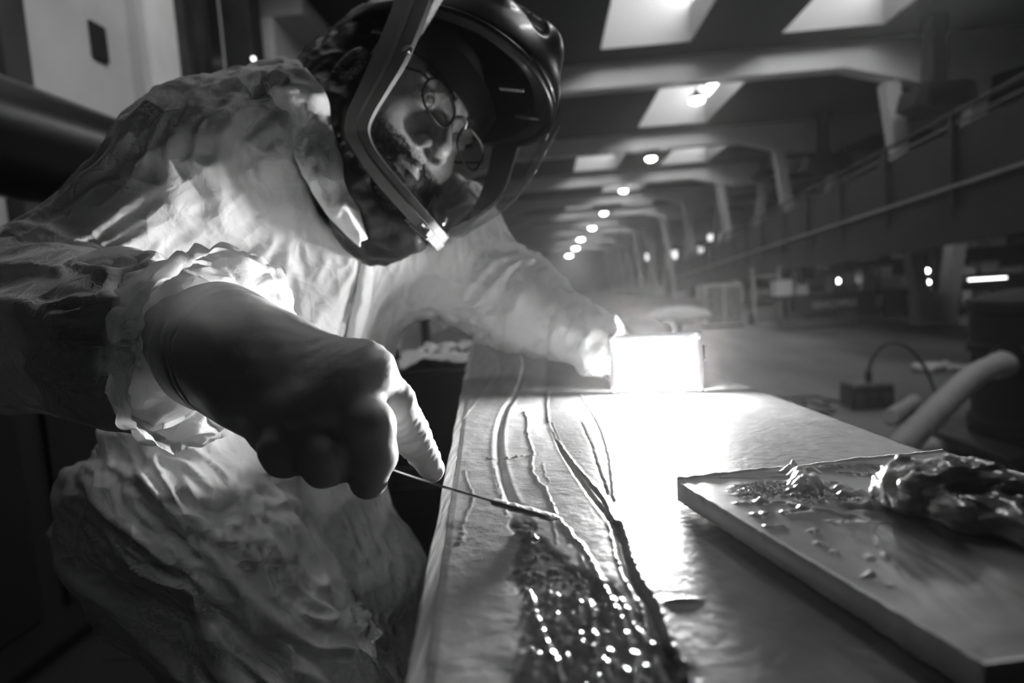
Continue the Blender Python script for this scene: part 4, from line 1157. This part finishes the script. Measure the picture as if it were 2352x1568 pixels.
def head(q):
    p = q; s = p*[1, 1, 1]; s = s.copy(); ax_ = np.abs(p[:, 0]); m = np.stack([ax_, p[:, 1], p[:, 2]], 1)
    r = s_ell(m, (0, -.012, .038), (.075, .098, .088))
    r = smin(r, s_ell(m, (0, .028, -.028), (.060, .058, .082)), .03)
    r = smin(r, s_cap(m, (0, .068, -.098), (.052, .0, -.062), .022, .02), .02)
    r = smin(r, s_ell(m, (.040, .058, -.030), (.024, .022, .02)), .02)
    r = smin(r, s_cap(m, (.006, .086, .020), (.045, .072, .024), .010, .009), .012)
    r = smin(r, s_cap(m, (0, .082, .008), (0, .108, -.034), .0075, .0115), .010)
    r = smin(r, s_ell(m, (.0135, .096, -.038), (.0075, .012, .008)), .006)
    r = smin(r, s_cap(m, (0, .092, -.062), (.020, .080, -.066), .0062, .004), .006)
    r = smin(r, s_cap(m, (0, .090, -.074), (.018, .080, -.073), .0075, .005), .006)
    r = smax(r, -s_ell(m, (.032, .094, .002), (.017, .014, .011)), .012)
    r = smin(r, s_ell(m, (.032, .072, .001), (.0135, .0135, .0135)), .003)
    r = smax(r, -s_ell(m, (.0075, .103, -.0465), (.0042, .008, .0045)), .003)
    r = smax(r, -s_cap(m, (0, .1, -.068), (.019, .088, -.070), .0012, .001), .003)
    e = s_ell(m, (.080, -.005, -.012), (.010, .020, .032)); e = smax(e, -s_ell(m, (.090, .002, -.010), (.008, .011, .019)), .005)
    r = smin(r, e, .006)
    r = smin(r, s_cap(m, (0, -.02, -.06), (0, -.06, -.16), .052, .058), .03)
    return r
V, Q = sdf_mesh(head, (-.105, -.14, -.20), (.105, .135, .14), .0045, 1, 2)
Vw = HO+V@R_
# inner neck and shoulders so that the body goes on under the suit
def body(p):
    q = hloc(p); r = head(q)
    for a, b_, ra, rb in ((hw(0, -.05, -.12), NK, .055, .06), (NK, S1, .06, .05), (NK, S2, .06, .05), (S1, E1, .05, .042), (E1, W1, .042, .03), (S2, E2, .05, .042), (E2, W2, .042, .028), (NK, PV, .09, .10), (PV, K1, .08, .07), (PV, K2, .07, .05)):
        r = smin(r, s_cap(p, a, b_, ra, rb), .03)
    return r
mesh_np('head', Vw, Q, SKIN, PR)
# eyes
EYE = mat('eye', .35, .3); IR = mat('iris', .03, .3)
for s in (-1, 1):
    c = hw(s*.032, .0710, .0005); mb = MB().lathe(c, [(.0125*math.sin(t), -.0125*math.cos(t)) for t in np.linspace(.01, 3.13, 14)], 24, Fh*.9-Uh*.45)
    mb.build('eyeball', EYE, PR, True)
    d_ = Fh*.8-Uh*.62; d_ /= np.linalg.norm(d_)
    MB().lathe(c, [(.0056, .0114), (.004, .0124), (.001, .0130)], 20, d_).build('iris', IR, PR, True)
    # lids: upper shell rolled far down because the eyes look down
    def lid(p, s=s):
        q = p*[s, 1, 1]; a_ = s_ell(q, (.032, .0735, .0008), (.0158, .0142, .0142)); a_ = smax(a_, -s_ell(q, (.032, .0735, .0005), (.0135, .0131, .0131)), .001)
        return smax(a_, -(q[:, 2]+.0045+(q[:, 1]-.0735)*.25), .002)
    Vl, Ql = sdf_mesh(lid, (s*.032-.02, .05, -.018), (s*.032+.02, .095, .022), .0022, 1)
    mesh_np('eyelid', HO+Vl@R_, Ql, SKIN, PR)
# beard, moustache, brows: dark base and single hairs
def hair_strands(name, roots, dirs, length, rad, seed):
    r_ = np.random.RandomState(seed); n = len(roots); vs = []; fs = []
    bend = r_.normal(size=(n, 3))*.35
    for k in range(n):
        d = dirs[k]+bend[k]*.8; d /= np.linalg.norm(d); L = length*r_.uniform(.6, 1.35)
        a = np.cross(d, [.3, .5, .8]); a /= np.linalg.norm(a); b_ = np.cross(d, a); curl = bend[k]*L*.45
        k0 = len(vs)
        for i, (t, w) in enumerate(((0, 1), (.4, .85), (.75, .55))):
            c = roots[k]+d*L*t+curl*t*t
            for j in range(3):
                q = 2.094*j; vs.append(c+(a*math.cos(q)+b_*math.sin(q))*rad*w)
        vs.append(roots[k]+d*L+curl)
        for i in range(2):
            for j in range(3): fs.append((k0+i*3+j, k0+i*3+(j+1) % 3, k0+(i+1)*3+(j+1) % 3, k0+(i+1)*3+j))
        for j in range(3): fs.append((k0+6+j, k0+6+(j+1) % 3, k0+9))
    me = bpy.data.meshes.new(name); me.from_pydata([tuple(v) for v in vs], [], fs); me.materials.append(HAIRM)
    o = link(bpy.data.objects.new(name, me), PR); return tag(o, kind='stuff')
C = V; Ng = grad(head, C)
ang = C[:, 2]+.35*np.clip(.03-C[:, 1], 0, 1)
bm_ = (C[:, 2] < -.043-.25*(C[:, 1]-.045)+.10*np.abs(C[:, 0])) & (C[:, 1] > -.008) & (C[:, 2] > -.13)
lips = (np.abs(C[:, 0]) < .021) & (np.abs(C[:, 2]+.0685) < .006) & (C[:, 1] > .075)
mou = (np.abs(C[:, 0]) < .034) & (C[:, 2] < -.047) & (C[:, 2] > -.064) & (C[:, 1] > .065)
side = (np.abs(C[:, 0]) > .055) & (C[:, 2] < .02) & (C[:, 2] > -.06) & (C[:, 1] > .0) & (C[:, 1] < .022)
sel = np.where((bm_ | mou | side) & ~lips)[0]
r_ = np.random.RandomState(4); pk = sel[r_.randint(0, len(sel), 6500)]
Pw = HO+(C[pk]+r_.normal(size=(len(pk), 3))*.0012)@R_; Dw = (Ng[pk]*.7+np.array([0, .15, -.8]))@R_
hair_strands('beard', Pw, Dw, .013, .00033, 5)
# beard body: a lumpy dark layer close to the skin
def beard(q):
    d = head(q)-.0035+.0022*gnoise(q*160)
    m = np.maximum(q[:, 2]-(-.050-.25*(q[:, 1]-.045)+.10*np.abs(q[:, 0])), -.006-q[:, 1])
    d = smax(d, m, .006); d = np.maximum(d, -(q[:, 2]+.135))
    lp = s_ell(q, (0, .09, -.0695), (.017, .03, .0042)); return smax(d, -lp, .003)
Vb_, Qb_ = sdf_mesh(beard, (-.09, -.03, -.145), (.09, .125, -.02), .0045, 1)
mesh_np('beard_base', HO+Vb_@R_, Qb_, mat('dark_beard_layer', .045, .8), PR)
for s in (-1, 1):
    br_ = [(s*x, y, z) for x, y, z in [(r_.uniform(.012, .05), 0, 0) for _ in range(420)]]
    rt = []; dd = []
    for (x, y, z) in br_:
        t = (abs(x)-.012)/.038; p = np.array([x, .095-.02*t*t, .0205+.006*math.sin(t*2.6)+r_.normal()*.0018]); rt.append(p); dd.append(np.array([s*.9, .25, .25-.6*t]))
    rt = np.array(rt)
    for _ in range(4): rt = rt-grad(head, rt)*head(rt)[:, None]
    hair_strands('eyebrow', HO+rt@R_, np.array(dd)@R_, .008, .00035, 9)
# glasses
GL = empty('glasses', HO, None)
GL.parent = PR; GL.matrix_parent_inverse = Matrix.Translation(-Vector(PR.location))
WIRE = mat('dark_metal_wire', .06, .3, metal=.8); LENS = glass_mat('spectacle_lens', .94, 2.8, .1)
def rr_pt(s, t, k=1.0):
    c, si = math.cos(t), math.sin(t); e = .75
    x = .0245*k*math.copysign(abs(c)**e, c); z = .0180*k*math.copysign(abs(si)**e, si)-.0
    x *= 1+.08*(si); return (s*.0335+s*x*1.0, .108-.0035*(x/.0245)**2*(1 if x > 0 else .3)-.0+.004*(-z/.02), -.004+z)
for s in (-1, 1):
    ring = [hw(*rr_pt(s, 2*math.pi*i/40)) for i in range(41)]
    MB().tube(ring, .0014, 8, False).build('rim', WIRE, GL, True)
    lv = [hw(*rr_pt(s, 0, .0))]+[hw(*rr_pt(s, 2*math.pi*i/40)) for i in range(40)]
    lv[0] = hw(s*.0335, .1105, -.004)
    MB().add(lv, [(0, 1+i, 1+(i+1) % 40) for i in range(40)]).build('lens', LENS, GL, True)
    MB().tube([hw(*rr_pt(s, .35)), hw(s*.066, .098, .005), hw(s*.076, .05, .006), hw(s*.080, .0, .004), hw(s*.082, -.025, -.012)], .0015, 8).build('temple', WIRE, GL, True)
MB().tube([hw(-.009, .109, .004), hw(-.004, .112, .009), hw(.004, .112, .009), hw(.009, .109, .004)], .0013, 8).build('bridge', WIRE, GL, True)

# helmet -------------------------------------------------------------
HM = empty('helmet', HO, None); HM.parent = PR; HM.matrix_parent_inverse = Matrix.Translation(-Vector(PR.location))
def dome(q):
    m = np.stack([np.abs(q[:, 0]), q[:, 1], q[:, 2]], 1)
    r = s_ell(m, (0, .022, .050), (.106, .160, .125))
    r = smin(r, s_ell(m, (0, .06, .060), (.092, .132, .080)), .02)
    r = smin(r, s_cap(m, (0.0, .14, .115), (.0, -.06, .175), .030, .022), .018)
    r = smin(r, s_cap(m, (.052, .125, .110), (.05, -.04, .155), .012, .012), .012)
    r = smax(r, -s_cap(m, (.030, .165, .118), (.034, .02, .180), .0085, .0085), .006)
    inn = s_ell(m, (0, .020, .03), (.096, .150, .122)); r = smax(r, -inn, .006)
    cut = (.066-.10*np.clip(.17-q[:, 1], 0, .3)*0-q[:, 2]+np.clip(q[:, 1]-.02, -.2, .17)*.10-.012)
    r = smax(r, cut, .004)
    return r
V, Q = sdf_mesh(dome, (-.135, -.16, -.0), (.135, .21, .215), .0065, 1, 2)
mesh_np('shell', HO+V@R_, Q, SHELL, HM)
# visor frame: near side set at its own depth, far side mirrored
def crv(A, n):
    A = np.array(A); t = np.linspace(0, len(A)-1, n); o_ = []
    for x in t:
        i = min(int(x), len(A)-2); u = x-i; p0, p1, p2, p3 = A[max(i-1, 0)], A[i], A[i+1], A[min(i+2, len(A)-1)]
        o_.append(.5*((2*p1)+(p2-p0)*u+(2*p0-5*p1+4*p2-p3)*u*u+(-p0+3*p1-3*p2+p3)*u**3))
    return np.array(o_)
inner_ = [(1040, -100, -.100), (994, 0, -.101), (941, 130, -.098), (898, 203, -.092), (862, 262, -.084), (849, 300, -.077), (862, 340, -.068), (903, 395, -.050), (952, 452, -.030), (1000, 508, -.006)]
outer_ = [(935, -100, -.108), (905, 20, -.108), (862, 130, -.106), (828, 205, -.100), (801, 262, -.092), (796, 306, -.084), (812, 345, -.075), (858, 412, -.054), (908, 470, -.034), (962, 530, -.010)]
ni = [hloc(LP(*q)[None])[0] for q in inner_]; no_ = [hloc(LP(*q)[None])[0] for q in outer_]
mir = lambda A: A+[np.array([-q[0], q[1], q[2]]) for q in A[::-1]]
ci = crv(ni, 60); co = crv(no_, 60)
ci = np.concatenate([ci, ci[::-1]*[-1, 1, 1]]); co = np.concatenate([co, co[::-1]*[-1, 1, 1]])
v = []; f = []; nsec = 8; NB2 = len(ci)
for i in range(NB2):
    a_, b_ = ci[i], co[i]; tg = ci[min(i+1, NB2-1)]-ci[max(i-1, 0)]; tg /= np.linalg.norm(tg)
    nv = np.cross(tg, b_-a_); nv /= np.linalg.norm(nv)
    mc = (a_+b_)/2; ow = np.array([mc[0], 0, mc[2]-.03]); 
    if nv@ow < 0: nv = -nv
    for (t_, h_) in ((0, 0), (.03, .003), (.42, .0035), (.47, .0062), (.96, .0058), (1, .004), (1, -.0015), (0, -.0015)): v.append(HO+(a_+(b_-a_)*t_+nv*h_)@R_)
for i in range(NB2-1):
    for j in range(nsec): f.append((i*nsec+j, i*nsec+(j+1) % nsec, (i+1)*nsec+(j+1) % nsec, (i+1)*nsec+j))
f += [tuple(range(nsec)), tuple((NB2-1)*nsec+j for j in range(nsec))]
MB().add(v, f).build('visor_frame', BAND, HM, True)
q = LP(934, 113, -.1045); MB().lathe(q, [(.0045, -.003), (.0055, 0), (.005, .0012)], 20, -Lh).build('pivot_screw', M['black'], HM, True)
for k in range(3):
    q = LP(944+k*17, 506+k*14, -.018+k*.004)
    MB().box(q, (.005, .012, .007), (Lh, Fh, Uh)).build('clip_tooth', BAND, HM)
MB().beam(LP(942, 514, -.02), LP(982, 548, -.008), .003, .003, Uh).build('chin_clip', BAND, HM)
nl = ni
# clear visor: from the brow arc down to the chin
half = crv([q for q in nl[1:]], 40)
half[:, 0] -= .0005
v = []; f = []; NA = 36
for i, c in enumerate(half):
    a_ = max(-c[0], .0005); u_ = c[2]
    # forward reach of the centre line at this height
    ff = np.interp(u_, [-.14, -.127, -.085, -.037, .0, .026, .063, .09, .12], [.176, .178, .181, .189, .193, .195, .190, .180, .17])
    t_ = i/39
    for j in range(NA+1):
        th = math.pi*j/NA; x = -a_*math.cos(th); w = math.sin(th)**.8
        v.append(HO+np.array([x, c[1]+(max(ff-c[1], 0))*w, u_+(.010 if i == 0 else 0)])@R_)
for i in range(39):
    for j in range(NA): f.append((i*(NA+1)+j, i*(NA+1)+j+1, (i+1)*(NA+1)+j+1, (i+1)*(NA+1)+j))
VIS = glass_mat('clear_visor', .93, 1.28, .04)
o = MB().add(v, f).build('visor', VIS, HM, True)
# brow seal under the shell front, and inner headband
br_ = [HO+np.array([-.100*math.cos(t), .035+.153*math.sin(t)**.85, .060+.006*math.sin(t)])@R_ for t in np.linspace(0.05, math.pi-.05, 50)]
MB().tube(br_, .0042, 10).build('brow_seal', M['black'], HM, True)
br_ = [HO+np.array([-.084*math.cos(t), .0+.095*math.sin(t)**.85, .052-.006*math.sin(t)])@R_ for t in np.linspace(0.0, math.pi, 40)]
v = []; f = []
for i, p in enumerate(br_):
    for s_, o_ in ((-.018, 0), (.018, 0), (.018, .004), (-.018, .004)): v.append(p+Uh*s_+(p-hw(0, 0, .05))/np.linalg.norm(p-hw(0, 0, .05))*o_)
for i in range(39):
    for j in range(4): f.append((i*4+j, i*4+(j+1) % 4, (i+1)*4+(j+1) % 4, (i+1)*4+j))
MB().add(v, f).build('headband', M['black'], HM, True)
for s_ in (0.05, .45):
    MB().box(hw(s_*.1, .140, .062), (.004, .036, .003), (Lh, Fh, Uh), .001).build('buckle', M['midsteel'], HM)
# black hood cape below the frame, round neck and nape
hc = [(hw(0, -.05, .05), hw(0, -.07, -.06), .092, .088), (LP(775, 190, -.03), LP(800, 330, -.03), .05, .055), (LP(800, 330, -.03), LP(860, 440, -.02), .055, .045),
      (LP(860, 440, -.02), LP(930, 508, 0), .045, .024), (hw(.05, -.0, -.06), hw(.01, .09, -.145), .05, .028), (LP(930, 508, 0), hw(.01, .09, -.145), .024, .028)]
def cape(p):
    r = np.full(len(p), 9.)
    for a_, b_, ra, rb in hc: r = smin(r, s_cap(p, a_, b_, ra, rb), .03)
    q = hloc(p)
    # leave the face opening free
    r = smax(r, -s_ell(q, (0, .10, -.03), (.088, .105, .115)), .010)
    r = np.maximum(r, q[:, 2]-.085)
    return r
pts = np.array([q for c in hc for q in c[:2]])
V, Q = sdf_mesh(cape, pts.min(0)-.11, pts.max(0)+.11, .0085, 1, 2)
N = grad(cape, V); dn = imd(.25, 1)
V = V+N*(.003*(1-2*np.abs(gnoise((V+.01*gnoise(V*12)[:, None])*[38, 38, 24])))+.0012*gnoise(V*110))[:, None]
mesh_np('hood_cape', V, Q, CAPE, HM)

def on2(px, py, lift=.004):
    v = FWD+RGT*(px-1176)/FPX-UPV*(py-784)/FPX; v = v/np.linalg.norm(v); t = .3
    for _ in range(90):
        q = (CAM+v*t)[None]; dd_ = min(suit(q)[0], cape(q)[0])-lift
        if dd_ < .0004: break
        t += dd_*.8
    return CAM+v*min(t, 1.1)
band_mesh('collar', [on2(x, y, .006) for x, y in ((655, 172), (690, 230), (712, 300), (745, 390), (790, 480), (838, 560))],
          [imd(1, -.2)*.024, imd(1, -.15)*.028, imd(1, -.3)*.024, imd(1, -.5)*.021, imd(1, -.8)*.016, imd(1, -1)*.006], .002, SUIT, PR, 3, crumple=.006)

# gloves -------------------------------------------------------------
FA = W(395, 775, .44); WR = W(508, 798, .388)
Ki = W(838, 862, .342); Km = W(790, 905, .334); Kr = W(715, 962, .330); Kp = W(655, 985, .336)
HB_ = [(FA, WR, .036, .0315), (WR, W(600, 830, .37), .032, .030),
       (WR, Ki, .026, .0155), (WR, Km, .029, .0165), (WR, Kr, .028, .0165), (WR, Kp, .028, .0145), (W(600, 870, .375), W(720, 900, .362), .026, .024)]
FG = {
 'index': [(Ki, W(905, 925, .352), .0150, .0118), (W(905, 925, .352), W(945, 1000, .372), .0118, .0108), (W(945, 1000, .372), W(992, 1078, .388), .0108, .0078)],
 'middle': [(Km, W(848, 975, .320), .0165, .0130), (W(848, 975, .320), W(858, 1045, .322), .0130, .0122), (W(858, 1045, .322), W(846, 1102, .336), .0118, .0105)],
 'ring': [(Kr, W(742, 1045, .316), .0160, .0125), (W(742, 1045, .316), W(745, 1066, .322), .0125, .0120), (W(745, 1066, .322), W(800, 1070, .355), .0115, .0095)],
 'little': [(Kp, W(650, 1030, .318), .0145, .0118), (W(650, 1030, .318), W(655, 1046, .322), .0118, .0112), (W(655, 1046, .322), W(715, 1055, .352), .0108, .009)],
 'thumb': [(W(600, 850, .40), W(720, 960, .40), .022, .017), (W(720, 960, .40), W(800, 1040, .385), .0150, .0120), (W(800, 1040, .385), W(868, 1074, .374), .0115, .0088)]}
def glove(p):
    r = np.full(len(p), 9.)
    for c in HB_: r = smin(r, s_cap(p, *c), .020)
    # knuckles
    for k_, rr_ in ((Ki, .0150), (Km, .0160), (Kr, .0155), (Kp, .0145)): r = smin(r, s_cap(p, k_-FWD*.002-UPV*-.002, k_-FWD*.003, rr_, rr_), .012)
    for nme, segs in FG.items():
        g_ = np.full(len(p), 9.)
        for c in segs: g_ = smin(g_, s_cap(p, *c), .004)
        r = smin(r, g_, .0035 if nme != 'thumb' else .012)
    return r
allp = np.array([q for c in HB_+[s for v_ in FG.values() for s in v_] for q in c[:2]])
V, Q = sdf_mesh(glove, allp.min(0)-.045, allp.max(0)+.045, .0052, 2, 2)
N = grad(glove, V, .001)
axh = (WR-FA)/np.linalg.norm(WR-FA); sa = (V-WR)@axh
dsp = -.0014*np.exp(-((sa-.012+.004*gnoise(V*40))/.0013)**2)-.0012*np.exp(-((sa-.019+.004*gnoise(V*40+3))/.0011)**2)-.0009*np.exp(-((sa+.012+.004*gnoise(V*40+5))/.0012)**2)+.0010*np.exp(-((sa+.002)/.003)**2)
wr_ = np.exp(-np.clip(np.minimum(s_cap(V, *FG['index'][1]), s_cap(V, *FG['index'][2])), 0, 1)/.004)
ia = (V-Ki)@((FG['index'][2][1]-Ki)/np.linalg.norm(FG['index'][2][1]-Ki))
dsp += wr_*.0011*(1-2*np.abs(gnoise(np.stack([ia*170, (V@RGT)*40, (V@UPV)*40], 1))))
ten = np.exp(-(np.linalg.norm(V-W(830, 800, .345), axis=1)/.022)**2); dr_ = imd(1, -.75); pp_ = np.cross(dr_, FWD)
dsp += ten*.0011*(1-2*np.abs(gnoise(np.stack([(V@dr_)*14, (V@pp_)*160, (V@FWD)*50], 1))))
dsp += .00035*gnoise(V*90)
V = V+N*dsp[:, None]
mesh_np('right_glove', V, Q, GLOVE, PR)
# rolled bead at the cuff
# flared, crumpled sleeve end round the glove
A0 = W(275, 770, .475); A1 = W(505, 832, .372)
axc = (A1-A0)/np.linalg.norm(A1-A0); c1_ = np.cross(axc, FWD); c1_ /= np.linalg.norm(c1_); c2_ = np.cross(axc, c1_)
if c1_@UPV < 0: c1_ = -c1_; c2_ = -c2_
NR, NT = 90, 220; v = []
for i in range(NR):
    t = i/(NR-1); c = A0+(A1-A0)*t
    for j in range(NT):
        th = 2*math.pi*j/NT; up_ = math.cos(th)
        rad = .070-.016*math.sin(t*2.6)+.004*t+(.010*t*max(up_, 0))
        sh = -.030*t*max(-up_, 0)+.012*t*max(up_, 0)     # upper side reaches further over the hand
        v.append(c+axc*sh+(c1_*math.cos(th)+c2_*math.sin(th)*.80)*rad)
V = np.array(v); w1_, w2_ = worley(V*[34, 34, 34]+gnoise(V*30)[:, None]*.5); Tt = np.repeat(np.linspace(0, 1, NR), NT)
q_ = V-A0; rd = q_-np.outer(q_@axc, axc); rd /= np.linalg.norm(rd, axis=1)[:, None]
dsp = .011*(w2_-w1_-.35)*np.minimum(1, Tt*3+.2)+.003*gnoise(V*28)
thh = np.tile(np.linspace(0, 2*math.pi, NT, endpoint=False), NR)
hem = sstep(.90, .97, Tt); dsp = dsp*(1-.5*hem)+hem*(.0022*gnoise(V*[150, 150, 150])-.0045)+.003*np.exp(-((Tt-.9)/.02)**2)
V = V+rd*dsp[:, None]
idx = np.arange(NR*NT).reshape(NR, NT); Q = np.stack([idx[:-1], np.roll(idx, -1, 1)[:-1], np.roll(idx, -1, 1)[1:], idx[1:]], -1).reshape(-1, 4)
o = mesh_np('sleeve_cuff', V, Q, THIN, PR)
# far hand closed on the work light's handle
fw0 = cc-ax*(wdt/2-.012)-nn*.045
wr2 = W(1393, 785, .725)
FB = [(W2, wr2, .030, .027), (wr2, fw0-nn*.02+zz*.0, .027, .024), (fw0-nn*.02-zz*.005, fw0+zz*.022-nn*.016, .024, .014)]
fings = []
for k in range(4):
    o0 = fw0+zz*(.034-.018*k)-nn*(.016)+ax*.008
    fings += [(o0, o0+ax*.028+nn*.004, .0110, .0100), (o0+ax*.028+nn*.004, o0+ax*.040-nn*.014, .0098, .0090), (o0+ax*.040-nn*.014, o0+ax*.022-nn*.024, .0088, .0078)]
fings += [(fw0+zz*.028-nn*.03, fw0+zz*.040+ax*.012-nn*.01, .013, .0105), (fw0+zz*.040+ax*.012-nn*.01, fw0+zz*.040+ax*.034-nn*.006, .0100, .0085)]
lampbox = lambda p: np.max(np.stack([np.abs((p-cc)@ax)-(wdt/2+.001), np.abs((p-cc+nn*.018)@nn)-.021, np.abs((p-cc)@zz)-(hgt/2+.001)], 1), 1)
def g2_(p):
    r = np.full(len(p), 9.)
    for c in FB: r = smin(r, s_cap(p, *c), .02)
    for c in fings: r = smin(r, s_cap(p, *c), .005)
    return smax(r, -lampbox(p), .002)
allp = np.array([q for c in FB+fings for q in c[:2]])
V, Q = sdf_mesh(g2_, allp.min(0)-.045, allp.max(0)+.045, .006, 1, 2)
V = V+grad(g2_, V)*(.0006*gnoise(V*70))[:, None]
mesh_np('left_glove', V, Q, GLOVEW, PR)

# spatula -------------------------------------------------------------
T0 = W(880, 1069, .350); T2 = Z(1272, 1191, TZ+.004)
root = empty('spatula', T2, 'long thin steel spatula in the gloved right hand touching the seam on the table', 'spatula')
def blade(a_, b_, n_, name, m, w0, w1, th, sag=0):
    v = []; f = []
    d = (b_-a_)/np.linalg.norm(b_-a_)
    for i in range(n_+1):
        t = i/n_; c = a_+(b_-a_)*t+np.array([0, 0, -sag*math.sin(t*math.pi)])
        view = (c-CAM)/np.linalg.norm(c-CAM); wv = view-d*(view@d); wv /= np.linalg.norm(wv)
        hv = np.cross(wv, d); hv /= np.linalg.norm(hv)
        w = (w0+(w1-w0)*t)*(1 if t < .93 else max(.25, 1-((t-.93)/.07)**2))
        wv2 = wv+hv*.06; v += [c-wv2*w/2-hv*th/2, c+wv2*w/2-hv*th/2, c+wv2*w/2+hv*th/2, c-wv2*w/2+hv*th/2]
    for i in range(n_):
        for j in range(4): f.append((i*4+j, i*4+(j+1) % 4, (i+1)*4+(j+1) % 4, (i+1)*4+j))
    f += [(3, 2, 1, 0), tuple(n_*4+j for j in range(4))]
    return MB().add(v, f).build(name, m, root, False)
blade(T0-(T2-T0)*.20, T2, 30, 'blade', mat('spatula_steel', .35, .3, metal=.9), .008, .012, .0009, .0015)
MB().tube([W(745, 1020, .358), W(800, 1042, .360), W(865, 1063, .361)], [.0075, .008, .006], 16).build('handle', M['black'], root, True)
def tipp(p):
    r = np.full(len(p), 9.)
    a_ = T0+(T2-T0)*.66
    for k in range(9):
        c = a_+(T2-a_)*(k/8)+np.array([0, 0, .0004-.0015*math.sin((.66+.34*k/8)*math.pi)]); r = smin(r, s_ell(p, c, (.0034, .0034, .0004+.0003*(k % 2))), .0025)
    return r-.0002*gnoise(p*330)
V, Q = sdf_mesh(tipp, np.minimum(T0+(T2-T0)*.66, T2)-.014, np.maximum(T0+(T2-T0)*.66, T2)+.010, .0014, 1)
mesh_np('paste_on_blade', V, Q, mat('pale_paste', .55, .3), root)
